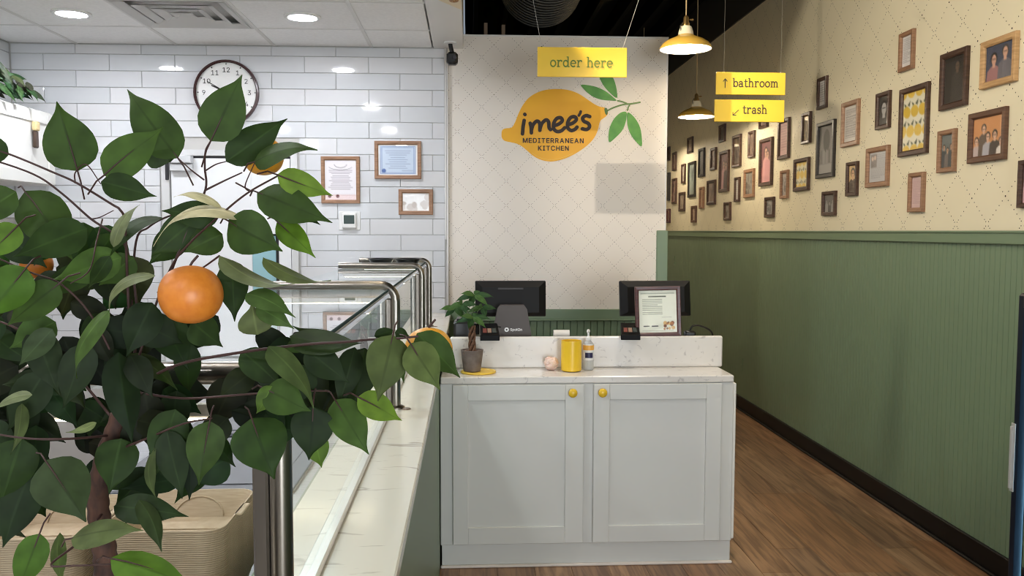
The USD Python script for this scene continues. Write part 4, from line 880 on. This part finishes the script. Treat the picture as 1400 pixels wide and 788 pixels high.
# takeout boxes, nested stacks
fiber = mat_noise('box_fiber', (162, 144, 118), (174, 157, 131), (1, 1, 12), 40, rough=.75)
def rrect(cx, cy, w, d, r, n=6):
    P = []
    for sx, sy, a0 in ((1, 1, 0), (-1, 1, 90), (-1, -1, 180), (1, -1, 270)):
        for a in np.radians(np.linspace(a0, a0+90, n)): P.append((cx+sx*(w/2-r)+r*math.cos(a), cy+sy*(d/2-r)+r*math.sin(a)))
    return np.array(P)
def box_mesh(c, w, d, h):
    m = M(); L = [(w-.036, d-.036, .03, 0), (w-.0026, d-.0026, .03, h-.0028), (w, d, .032, h-.0024), (w, d, .032, h), (w-.0050, d-.0050, .03, h), (w-.0376, d-.0376, .03, .002)]
    V = [np.c_[rrect(c[0], c[1], a, b, r), np.full(24, c[2]+z)] for a, b, r, z in L]; n = 24
    F = [[i*n+j, i*n+(j+1) % n, (i+1)*n+(j+1) % n, (i+1)*n+j] for i in range(5) for j in range(n)]
    m.add(np.vstack(V+[[[c[0], c[1], c[2]]], [[c[0], c[1], c[2]+.002]]]), F); k = 6*n
    m.f.append(np.array([[(j+1) % n, j, k] for j in range(n)]+[[5*n+j, 5*n+(j+1) % n, k+1] for j in range(n)])); return m
BW, BD, BH, NB, ZB = .208, .235, .050, 38, .93
for sx, sy, where in ((-.510, 1.525, 'right'), (-.733, 1.50, 'left')):
    first = None
    for k in range(NB):
        z = ZB+k*.0036; top = k == NB-1
        if first is None or top:
            lab = 'tan fiber takeout box, open on top of the %s stack' % where if top else 'tan fiber takeout box nested in the %s stack' % where
            t = thing('takeout_box', lab, 'takeout box', (sx, sy, z), None if top else 'takeout boxes nested in the %s stack' % where)
            part(t, 'tray', box_mesh((sx, sy, z), BW, BD, BH), fiber, 30)
            if top:
                m = M()
                for dy in (-.03, .03): m.tube([(sx-.06, sy+dy, z+.003), (sx+.06, sy+dy, z+.003)], .0016, 6)
                a = np.linspace(0, PI, 14); m.tube(np.c_[sx+.045*np.cos(a), sy+BD/2-.0195+.0125*np.sin(a), z+.004+.034*np.sin(a)], .0018, 6)
                part(t, 'ribs', m, fiber, True)
                part(t, 'latch_tab', M().box(sx+BW/2-.004, sx+BW/2+.010, sy-.03, sy+.03, z+BH-.004, z+BH, .0015), fiber)
            else: first = t
        else: copy_of(first, 'tan fiber takeout box nested in the %s stack' % where, (sx, sy, z), 'takeout boxes nested in the %s stack' % where)

# ------------------------------------------------------------------ drinks cooler at the right edge
ck_ = thing('drinks_cooler', 'black drinks cooler with a bluish glass door at the right edge', 'cooler', (2.2, 2.6, 0))
XK = 1.972; cb_ = mat('cooler_black', (14, 18, 28), .3)
part(ck_, 'cabinet', M().box(XK+.05, XR-.03, 2.35, 2.37, .0, 1.38, .01).box(XK+.05, XR-.03, 2.95, 2.97, 0, 1.38, .01).box(XK+.05, XR-.03, 2.37, 2.95, 1.33, 1.38, .01).box(XK+.05, XR-.03, 2.37, 2.95, 0, .12, .01).box(XR-.05, XR-.03, 2.37, 2.95, .12, 1.33, 0), cb_)
part(ck_, 'door_frame', M().box(XK, XK+.05, 2.962, 2.985, .04, 1.388, .010).box(XK, XK+.05, 2.34, 2.365, .04, 1.388, .010).box(XK, XK+.05, 2.365, 2.962, 1.33, 1.388, .010).box(XK, XK+.05, 2.365, 2.962, .04, .16, .010), cb_)
part(ck_, 'door_glass', M().add([(XK+.012, y_, z_) for y_, z_ in ((2.365, .16), (2.962, .16), (2.962, 1.33), (2.365, 1.33))], [[0, 1, 2, 3]]), mat_glass('clear_pane'))
part(ck_, 'handle', M().box(XK-.012, XK-.002, 2.966, 2.980, .675, .905, .002).box(XK-.004, XK, 2.962, 2.984, .665, .915, .001), mat('handle_grey', (176, 174, 168), .3))
part(ck_, 'led_strip', M().box(XK+.055, XK+.07, 2.935, 2.95, .18, 1.30, .003), mat_emit('cool_led', (150, 215, 255), 16))
for z in (.45, .75, 1.03): part(ck_, 'shelf', M().box(XK+.08, XR-.05, 2.37, 2.95, z, z+.008, .002), steel)

# ------------------------------------------------------------------ pictures on the long wall
SK = (214, 172, 146); SK2 = (188, 148, 122); HB = (44, 34, 30); GRY = (176, 172, 168)
def bw(t): return (t, t-3, t-5)
fam = lambda bg, n, cl, fl=None, sk=SK, sc=1.0: p_people(bg, [((k+.7)/(n+.4), .38+.10*(k % 2), sc, cl[k % len(cl)], HB, sk) for k in range(n)], fl)
FR = [
 ((1220.5, 1244.5, 45.5, 98), 'tan', p_letter(rows=14), 'tan framed handwritten page, highest tan frame on the long wall'),
 ((1277, 1318.5, 71, 148.5), 'dark', p_people((38, 32, 28), [(.62, .22, 1.2, (52, 46, 42), (24, 20, 18), (96, 76, 62))]), 'dark framed dim portrait up high beside the couple photo'),
 ((1331, 1384.5, 52.7, 118), 'light', p_people((60, 66, 88), [(.30, .40, 1.75, (160, 112, 112), (22, 18, 18), (206, 158, 136)), (.70, .27, 1.75, (104, 100, 108), (52, 44, 40), (206, 160, 136))]), 'light wood framed colour photo of a couple in dark glasses'),
 ((1111.8, 1128, 107, 149.5), 'dark', p_letter(rows=9), 'small dark framed white note high beside the bathroom sign'),
 ((1145.5, 1172.5, 139, 200), 'tan', p_letter((222, 216, 210), (120, 112, 112), 22), 'tan framed typed letter left of the small dark portrait'),
 ((1191.8, 1214.5, 127, 176.5), 'dark', p_people(bw(70), [(.5, .42, 2.6, bw(90), bw(30), bw(186))]), 'dark framed close-up portrait left of the big lemon print'),
 ((1223.5, 1267, 118.4, 212.3), 'dark', p_lemons(n=3), 'large dark framed lemon print, bigger of the two lemon prints'),
 ((1277, 1305.5, 178, 235.5), 'tan', fam((96, 104, 104), 3, ((60, 66, 70), (110, 100, 96)), (88, 76, 66), SK2, .8), 'tan framed small group photo under the dim dark portrait'),
 ((1318, 1374, 151.5, 221), 'brown', p_people((206, 142, 88), [(.12, .60, 1.1, (196, 178, 176), HB, SK), (.36, .30, 1.15, (96, 78, 66), HB, SK), (.50, .52, 1.2, (172, 168, 176), HB, SK), (.73, .50, 1.2, (66, 52, 46), HB, SK), (.93, .68, 1.0, (222, 214, 206), HB, SK)]), 'brown framed family photo with an orange backdrop'),
 ((1388, 1424, 218, 284), 'dark', p_people((150, 120, 124), [(.25, .4, 1.5, (200, 160, 168), HB, SK), (.65, .36, 1.5, (90, 70, 76), HB, SK)]), 'dark framed pinkish photo cut by the right edge'),
 ((1239, 1264.5, 236, 290), 'tan', p_letter((206, 176, 176), (168, 132, 136), 15), 'tan framed pink letter, lowest frame at the right'),
 ((1180.5, 1215, 201, 255.5), 'tan', (lambda d, w, h, r: (p_letter((176, 176, 180), (140, 140, 146), 14)(d, w, h, r), d.rectangle((w*.08, h*.08, w*.42, h*.5), (120, 112, 112)), d.ellipse((w*.12, h*.14, w*.24, h*.28), (200, 176, 160)), d.ellipse((w*.26, h*.12, w*.38, h*.26), (200, 176, 160)))), 'tan framed newspaper cutting with a picture, under the typed letter'),
 ((1154, 1173, 221.5, 268), 'dark', p_people((214, 180, 128), [(.5, .30, 1.9, (70, 52, 42), HB, (206, 160, 120))]), 'dark framed sepia portrait of a standing figure, low on the wall'),
 ((1122, 1144, 261.5, 295), 'dark', fam(bw(96), 3, (bw(150), bw(60)), bw(80), bw(170)), 'small dark framed grey group photo, lowest right of centre'),
 ((1112.5, 1140.5, 166.5, 243), 'black', (lambda d, w, h, r: (d.rectangle((0, 0, w, h), bw(120)), d.ellipse((w*.3, h*.08, w*.74, h*.55), bw(50)), [d.rectangle((w*x, h*.5, w*x+w*.1, h*.78), bw(60+int(90*r.random()))) for x in (.12, .3, .5, .68, .82)], d.rectangle((0, h*.8, w, h), bw(150)))), 'tall black framed old group photo below the small note'),
 ((1082.5, 1106.5, 216.5, 261), 'dark', p_lemons((222, 212, 178), 3), 'small dark framed lemon print, smaller of the two lemon prints'),
 ((1064.5, 1078, 233, 271.5), 'tan', p_blur((120, 112, 108), (70, 60, 56), 20), 'narrow tan framed photo left of the small lemon print'),
 ((1044, 1059.5, 269.5, 297.5), 'dark', p_blur(bw(118), bw(60), 20), 'small dark framed grey photo under the narrow tan frame'),
 ((1060, 1078.4, 163, 217.5), 'dark', p_letter((190, 150, 146), (160, 120, 118), 10), 'dark framed pinkish page just below the trash sign'),
 ((1091.7, 1107, 154.6, 196.6), 'dark', p_blur((170, 150, 118), (100, 84, 66), 18), 'dark framed small faded photo right of the trash sign'),
 ((1035.3, 1055.8, 189.5, 254), 'dark', p_people((120, 78, 80), [(.45, .25, 1.2, (214, 160, 160), HB, SK), (.62, .32, 1.0, (200, 140, 144), HB, SK)], (150, 84, 84)), 'tall dark framed rosy photo of two people'),
 ((1034, 1048.5, 151, 175.5), 'dark', p_blur((96, 80, 74), (60, 46, 42), 18), 'dark framed photo half hidden behind the trash sign'),
 ((980, 990.7, 171, 194.5), 'dark', p_blur((88, 74, 70), (40, 30, 28), 16), 'small dark framed photo right below the far pendant lamp'),
 ((1020, 1031.3, 179.7, 215.5), 'dark', p_blur((120, 104, 92), (70, 56, 50), 16), 'dark framed photo left of the tall rosy photo, upper one'),
 ((998.5, 1012.5, 185, 228.5), 'dark', p_blur((110, 98, 86), (60, 48, 42), 16), 'dark framed dim photo under the left end of the trash sign'),
 ((1015, 1031.5, 231.5, 270), 'tan', p_blur((128, 124, 116), (80, 72, 66), 16), 'tan framed grey photo left of the tall rosy photo'),
 ((1002.3, 1012, 242.5, 276), 'dark', p_letter((220, 216, 210), (190, 186, 182), 8), 'dark framed pale sheet left of the tan grey photo'),
 ((988.5, 1000, 276.5, 301.5), 'dark', p_blur((140, 132, 124), (70, 60, 54), 14), 'small dark framed photo low under the pale sheet'),
 ((981, 996.7, 206.5, 262.5), 'dark', p_people((130, 92, 92), [(.4, .3, 1.1, (206, 160, 160), HB, SK), (.68, .34, 1.1, (80, 60, 60), HB, SK)]), 'tall dark framed rosy photo among the distant frames'),
 ((968.8, 979, 202.5, 232.6), 'dark', p_blur((126, 104, 92), (70, 52, 46), 14), 'dark framed brown photo left of the distant rosy photo'),
 ((952.8, 963, 203, 242), 'black', p_blur((70, 66, 62), (40, 34, 32), 14), 'black framed dark photo among the distant frames'),
 ((939, 951, 221.4, 269.7), 'black', p_blur((112, 122, 118), (96, 106, 104), 10), 'tall black framed grey-green print among the distant frames'),
 ((930, 937, 224.5, 250.8), 'dark', p_letter((196, 190, 178), (170, 162, 152), 8), 'narrow dark framed pale note left of the grey-green print'),
 ((937.5, 946.8, 188, 209.6), 'dark', p_blur((120, 102, 84), (80, 64, 54), 14), 'small dark framed photo highest above the grey-green print'),
 ((917.5, 924.4, 208.5, 233.5), 'dark', p_blur((120, 98, 86), (80, 60, 52), 12), 'small dark framed photo second from the papered wall edge, upper'),
 ((917.5, 925.3, 244, 279), 'dark', p_blur((126, 96, 88), (80, 56, 52), 12), 'dark framed reddish photo near the papered wall edge'),
 ((927, 937, 263, 289), 'dark', p_blur((132, 118, 104), (70, 58, 50), 12), 'dark framed photo under the narrow pale note'),
 ((954.8, 962.7, 255.7, 285.4), 'tan', p_blur((150, 118, 92), (120, 90, 70), 12), 'narrow tan framed photo right of the grey-green print'),
 ((965, 978.7, 246.5, 280), 'dark', p_blur((124, 104, 96), (76, 60, 54), 14), 'dark framed brown group photo below the brown photo'),
 ((944, 952.8, 281.5, 304.5), 'brown', p_blur((142, 116, 96), (110, 84, 68), 12), 'brown framed small photo lowest under the grey-green print'),
 ((910.5, 917, 285.5, 305), 'maho', p_blur((120, 80, 66), (90, 54, 46), 10), 'reddish framed small photo lowest beside the papered wall edge'),
 ((911.5, 916, 236, 274.5), 'black', p_blur((96, 96, 92), (60, 56, 52), 10), 'black framed photo cut by the papered wall edge, middle one'),
 ((911.5, 914.5, 201, 220), 'dark', p_blur((90, 78, 70), (60, 48, 42), 8), 'dark framed photo cut by the papered wall edge, highest one'),
]
for k, ((xl, xr, yt, yb), kd, pn, lab) in enumerate(FR):
    xm = (xl+xr)/2; ya, yb_ = atX(xl, 300, XR-.022)[1], atX(xr, 300, XR)[1]; ym = atX(xm, 300, XR-.02)[1]
    z1, z0 = atX(xm, yt, XR-.02)[2], atX(xm, yb, XR-.02)[2]; w_, h_ = ya-yb_, z1-z0; w_ = max(w_, .1)
    framed('picture_frame', lab, 'picture frame', (XR, (ya+yb_)/2, (z0+z1)/2), (0, -1, 0), (0, 0, 1), w_, h_, .8*min(.034, .17*min(w_, h_))+.003 , .022, kd, pn, max(.004, min(w_, h_)/46), seed=k+11)

# ------------------------------------------------------------------ artificial orange tree in the foreground
tree = thing('orange_tree', 'artificial orange tree with large green leaves in the left foreground', 'tree', (-.36, .84, ZL))
bark = mat_noise('tree_bark', (46, 27, 20), (84, 54, 40), (1, 1, .4), 90, rough=.8, bump=.5)
twig = mat('twig_brown', (58, 33, 28), .6)
part(tree, 'pot', M().lathe([(0, 0), (.055, 0), (.075, .13), (.078, .145), (.068, .145), (.064, .12), (0, .118)], (-.36, .84, ZL), 32), mat('tree_pot', (92, 84, 76), .6), 40)
def P3(x, y, D): return atD(x, y, D)
tpts = spline([[-.36, .84, ZL+.11], P3(146, 800, .86), P3(142, 745, .86), P3(134, 690, .86), P3(140, 640, .85), P3(158, 585, .85), P3(176, 535, .85)], 10)
part(tree, 'trunk', M().tube(tpts, np.linspace(.013, .008, len(tpts))*(1+.06*np.sin(np.arange(len(tpts))*1.7)), 14), bark, True)
def branch(pts, r0, r1=None, n=6):
    q = spline([P3(*p) for p in pts], n); part(tree, 'branch', M().tube(q, np.linspace(r0, r1 or r0*.6, len(q)), 7), twig, True)
for pts, r in (
    ([(176, 535, .85), (178, 470, .86), (174, 380, .85), (171, 306, .83), (164, 287, .82), (152, 279, .82), (106, 251, .80), (73, 236, .79), (10, 210, .78), (-40, 196, .78)], .0026),
    ([(176, 535, .85), (188, 440, .87), (176, 350, .87), (158, 322, .86), (125, 300, .85), (85, 265, .84), (45, 238, .83), (-30, 212, .82)], .0026),
    ([(176, 535, .85), (205, 440, .84), (233, 368, .83), (258, 334, .82), (306, 290, .80), (340, 263, .79), (379, 241, .78)], .0024),
    ([(225, 395, .83), (262, 300, .83), (281, 259, .82), (280, 230, .81), (281, 207, .80), (288, 193, .79)], .0018),
    ([(281, 260, .82), (305, 248, .82), (331, 236, .83)], .0015), ([(280, 234, .81), (295, 225, .80), (309, 221, .80)], .0011),
    ([(279, 246, .82), (262, 233, .82), (243, 216, .82)], .0012),
    ([(176, 535, .85), (180, 420, .9), (186, 330, .9), (203, 311, .88), (225, 298, .86), (262, 286, .85)], .0020),
    ([(176, 535, .85), (240, 500, .83), (330, 482, .80), (421, 471, .78), (470, 468, .77), (513, 464, .76), (545, 463, .75), (572, 460, .75)], .0028),
    ([(176, 535, .85), (250, 545, .84), (330, 540, .82), (400, 535, .80), (450, 535, .79)], .0024),
    ([(160, 580, .85), (110, 520, .86), (60, 470, .85), (0, 440, .84), (-50, 430, .84)], .0026),
    ([(155, 595, .85), (100, 600, .80), (40, 600, .78), (-30, 590, .77)], .0024),
    ([(150, 620, .85), (200, 600, .80), (250, 580, .78), (290, 572, .77)], .0022),
    ([(176, 535, .85), (130, 440, .83), (85, 390, .82), (40, 372, .81), (-10, 350, .80)], .0022),
    ([(142, 700, .86), (110, 740, .80), (70, 772, .77), (100, 774, .77), (151, 772, .76)], .0018),
    ([(322, 250, .80), (345, 262, .80), (335, 255, .79), (349, 221, .78)], .0011), ([(306, 290, .80), (318, 300, .80), (330, 312, .80)], .0011),
    ([(300, 350, .78), (268, 372, .80), (215, 400, .83)], .0013), ([(103, 251, .80), (103, 236, .80), (118, 225, .79), (138, 252, .79)], .0010),
    ([(125, 300, .85), (137, 297, .85), (155, 288, .83)], .0010), ([(140, 300, .86), (132, 330, .84), (122, 370, .82), (96, 388, .81)], .0012)):
    branch(pts, r*(.56 if r > .0021 else .72))
# leaves: base, tip, apparent width (all as measured on the photograph), distances of base and tip, tone, roll, bend, back (underside with its wire towards us)
MID, DRK, BRT, GRY_, LIT = (68, 94, 46), (50, 73, 36), (124, 158, 62), (128, 140, 108), (232, 226, 200)
LEAVES = [
 (106, 234, 77, 139, 68, .80, .79, MID, .06, 1), (243, 216, 174, 121, 58, .82, .83, MID, .10, 1), (142, 240, 225, 176, 52, .79, .80, (78, 108, 46), .08, 1), (138, 249, 214, 270, 38, .79, .80, DRK, .12, 0),
 (232, 222, 200, 185, 48, .83, .84, DRK, .08, 0), (12, 211, -50, 193, 34, .78, .78, DRK, .1, 0), (22, 262, -48, 306, 44, .78, .77, MID, .1, 0), (34, 262, 96, 356, 66, .81, .80, MID, .05, 1),
 (119, 312, 18, 352, 52, .79, .79, DRK, .08, 0), (25, 308, -24, 356, 40, .77, .76, (104, 142, 52), .1, 1), (36, 366, -26, 440, 56, .78, .77, (84, 122, 48), .08, 1), (81, 388, 10, 446, 46, .80, .80, MID, .12, 1),
 (155, 338, 190, 279, 17, .81, .83, GRY_, .2, 0), (222, 298, 150, 350, 16, .85, .84, DRK, .35, 0), (150, 350, 120, 394, 22, .84, .82, DRK, .3, 0), (166, 352, 72, 384, 48, .85, .83, (84, 116, 52), .08, 0),
 (183, 352, 136, 392, 40, .86, .86, MID, .1, 0), (212, 377, 146, 430, 13, .80, .80, GRY_, .5, 0), (150, 424, 101, 516, 22, .79, .79, (88, 118, 62), .25, 0), (208, 414, 172, 488, 50, .83, .82, (38, 56, 34), .1, 0),
 (288, 193, 331, 102, 60, .79, .79, MID, .06, 1), (309, 221, 393, 162, 46, .80, .82, DRK, .12, 0), (347, 222, 433, 202, 30, .78, .76, MID, .22, 1), (379, 239, 455, 267, 36, .77, .78, BRT, .10, 1),
 (352, 263, 454, 303, 50, .79, .76, MID, .10, 1), (379, 303, 431, 353, 34, .80, .79, (104, 142, 44), .08, 1), (312, 302, 387, 341, 62, .79, .77, MID, .10, 1), (372, 268, 438, 307, 36, .81, .80, DRK, .1, 0),
 (300, 296, 221, 288, 38, .82, .81, DRK, .12, 0), (303, 284, 238, 267, 11, .80, .79, LIT, .3, 0), (337, 300, 207, 330, 15, .80, .78, LIT, .45, 0), (272, 298, 208, 352, 48, .83, .82, DRK, .12, 0), (250, 316, 203, 362, 42, .85, .84, DRK, .12, 0),
 (304, 320, 252, 346, 42, .84, .83, MID, .1, 0), (300, 350, 402, 391, 21, .77, .75, GRY_, .35, 0), (360, 352, 453, 386, 16, .76, .74, (112, 128, 84), .3, 0), (337, 402, 403, 434, 30, .77, .75, (88, 116, 66), .2, 0), (350, 418, 402, 450, 28, .77, .77, (84, 112, 62), .2, 0),
 (352, 458, 344, 416, 46, .78, .78, (106, 118, 82), .15, 0), (318, 356, 322, 440, 42, .82, .81, DRK, .12, 0), (262, 440, 305, 474, 44, .83, .82, DRK, .12, 0), (330, 372, 338, 378, 12, .8, .8, DRK, .1, 0),
 (537, 458, 516, 549, 58, .75, .74, (92, 108, 66), .12, 1), (537, 462, 554, 524, 26, .76, .76, MID, .15, 0), (561, 470, 602, 533, 50, .74, .73, (104, 122, 74), .10, 1), (570, 456, 629, 517, 46, .76, .75, MID, .14, 0),
 (489, 543, 549, 577, 38, .77, .76, (116, 150, 56), .08, 1), (458, 547, 504, 622, 50, .78, .77, (76, 106, 48), .10, 1), (429, 594, 440, 640, 34, .79, .79, (100, 134, 50), .1, 0), (428, 556, 421, 630, 58, .77, .77, (38, 58, 30), .1, 1),
 (362, 532, 424, 563, 50, .76, .75, (72, 100, 48), .12, 1), (367, 474, 431, 557, 34, .75, .74, (92, 112, 74), .2, 0), (372, 528, 350, 566, 26, .76, .76, (96, 126, 60), .3, 0), (344, 572, 376, 655, 76, .78, .77, (54, 80, 38), .08, 1),
 (287, 576, 272, 664, 50, .78, .77, (70, 94, 50), .08, 1), (240, 560, 214, 650, 52, .80, .79, DRK, .08, 0), (162, 482, 182, 606, 46, .81, .80, (34, 52, 32), .08, 0), (178, 486, 208, 545, 36, .82, .81, (38, 50, 34), .15, 0),
 (76, 440, 14, 478, 44, .83, .83, (72, 100, 54), .12, 0), (72, 450, 26, 500, 32, .80, .80, (70, 88, 66), .15, 0), (132, 578, 90, 592, 11, .80, .79, (120, 136, 90), .3, 0), (44, 540, -8, 562, 13, .78, .78, GRY_, .3, 0), (30, 552, 16, 622, 18, .80, .79, (84, 100, 62), .2, 0),
 (62, 630, 117, 714, 74, .76, .75, (68, 86, 60), .05, 1), (97, 737, 197, 722, 36, .76, .75, (112, 128, 88), .18, 1), (156, 692, 258, 704, 40, .79, .78, (46, 66, 38), .12, 0), (190, 684, 221, 755, 26, .77, .76, (66, 84, 56), .2, 0),
 (151, 764, 264, 800, 46, .74, .73, (100, 140, 54), .10, 1), (54, 730, 22, 812, 42, .77, .77, (84, 120, 50), .10, 1), (30, 600, 2, 690, 60, .80, .80, DRK, .1, 0), (40, 650, 6, 750, 58, .81, .80, (40, 58, 36), .1, 0), (166, 600, 150, 676, 56, .82, .82, DRK, .1, 0),
 (228, 588, 251, 682, 42, .79, .78, (46, 64, 40), .12, 0), (214, 608, 211, 682, 12, .79, .78, (84, 100, 66), .3, 0), (82, 728, 84, 800, 18, .80, .79, (92, 112, 66), .2, 0),
 (396, 460, 499, 468, 36, .79, .77, (50, 70, 36), .12, 0), (418, 478, 478, 524, 42, .78, .77, (42, 60, 36), .1, 0), (512, 460, 542, 452, 16, .77, .77, DRK, .2, 0), (540, 454, 560, 460, 16, .77, .77, DRK, .2, 0), (470, 470, 400, 447, 24, .81, .80, (52, 74, 40), .15, 0), (432, 462, 384, 482, 26, .80, .80, (62, 88, 46), .15, 0),
 (485, 475, 462, 560, 36, .80, .79, (44, 62, 36), .12, 0), (420, 500, 388, 560, 48, .80, .79, (44, 62, 36), .1, 0), (330, 480, 385, 530, 42, .81, .80, DRK, .12, 0), (120, 470, 88, 560, 46, .82, .82, (44, 60, 40), .1, 0), (45, 450, 80, 540, 46, .83, .82, (48, 64, 44), .1, 0), (60, 510, 10, 590, 50, .82, .82, (44, 60, 40), .1, 0),
]
lrng = random.Random(12)
def put_leaf(k, bx, by, tx, ty, wpx, D0, D1, col, bend, back, slim=False):
    b, t = P3(bx, by, D0), P3(tx, ty, D1); L = np.linalg.norm(t-b); phys = max(wpx*D0/FPX, .40*L); roll = math.acos(min(1, wpx*D0/FPX/phys))
    ax = (t-b)/L; toc = EYE-(b+t)/2; toc -= ax*(toc@ax); toc /= np.linalg.norm(toc); side = np.cross(toc, ax); sg = 1 if lrng.random() < .5 else -1
    if side[2]*sg < 0: sg = -sg
    nrm = toc*math.cos(roll)+side*math.sin(roll)*sg
    c = lin(col)*(.62, .60, .46); vein = c*(1.35 if not back else .75)
    m = leaf_mesh(b, t, nrm, phys, c, vein, bend*lrng.choice((1, 1, -.6)), lrng.uniform(.02, .16), .024, k, lrng.uniform(-.4, .4) if roll < .6 else lrng.uniform(-.5, .9), curl=(cv := lrng.uniform(-.10, .10)))
    g = part(tree, 'leaf', m, leaf_vc, True)
    n = nrm if back else -nrm; e = [b+ax*L*s+n*(.0012 if s > 0 else 0) for s in (0, .18, .36, .52)]
    if back: sd = np.cross(nrm, ax); part(g, 'petiole', M().tube([b-ax*.020-toc*.014-np.array([0, 0, .006]), b-ax*.009-toc*.004]+[p+n*.10*bend*L*4*s*(1-s)*.5+sd*cv*L*s*(1-s) for p, s in zip(e, (0, .18, .36, .52))], [.0008, .0008, .0008, .0007, .0005, .0002], 5), twig, True)
for k, lf in enumerate(LEAVES): put_leaf(k, *lf)
# inner foliage behind, darker and deeper in the crown
k = 200
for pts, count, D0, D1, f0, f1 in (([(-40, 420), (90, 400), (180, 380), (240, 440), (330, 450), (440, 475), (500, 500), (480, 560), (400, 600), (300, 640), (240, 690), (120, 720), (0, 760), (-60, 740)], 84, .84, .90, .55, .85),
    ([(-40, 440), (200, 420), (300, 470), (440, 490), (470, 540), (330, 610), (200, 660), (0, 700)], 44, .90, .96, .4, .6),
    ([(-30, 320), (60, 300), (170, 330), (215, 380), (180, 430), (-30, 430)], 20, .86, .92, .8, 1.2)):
    poly = Polygon(pts); n = 0
    while n < count:
        x, y = lrng.uniform(-40, 500), lrng.uniform(300, 760)
        if not poly.contains(Point(x, y)): continue
        a = lrng.uniform(.1, PI-.1); l = lrng.uniform(55, 92); D = lrng.uniform(D0, D1)
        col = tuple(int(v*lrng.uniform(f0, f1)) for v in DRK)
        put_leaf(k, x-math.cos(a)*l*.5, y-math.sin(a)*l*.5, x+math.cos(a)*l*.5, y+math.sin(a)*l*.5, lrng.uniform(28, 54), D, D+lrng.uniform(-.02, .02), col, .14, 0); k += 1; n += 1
orange = mat_noise('orange_skin', (214, 129, 44), (204, 116, 36), (1, 1, 1), 120, rough=.42, bump=.12)
for fi, (cx, cy, r, D) in enumerate(((261, 403, 42.5, .79), (360, 214, 27.5, .84), (50, 362, 21, .90), (586, 479, 33, .79))):
    c = P3(cx, cy, D); R = r*D/FPX; t = trimesh.creation.icosphere(4, 1.0); v = np.array(t.vertices); v *= (1-.05*np.maximum(0, abs(v[:, 2])-.75)/.25)[:, None]
    f = part(tree, 'fruit', (v*R*[1, 1, .985]+c, t.faces), orange if fi in (0, 2) else mat_noise('lemon_skin', (228, 164, 46), (220, 152, 40), (1, 1, 1), 120, rough=.42, bump=.12), True)
    part(f, 'fruit_stem', M().tube([c+[0, 0, R*.93], c+[.002, 0, R*1.05], c+[.006, .004, R*1.25]], .0012, 6), twig, True)
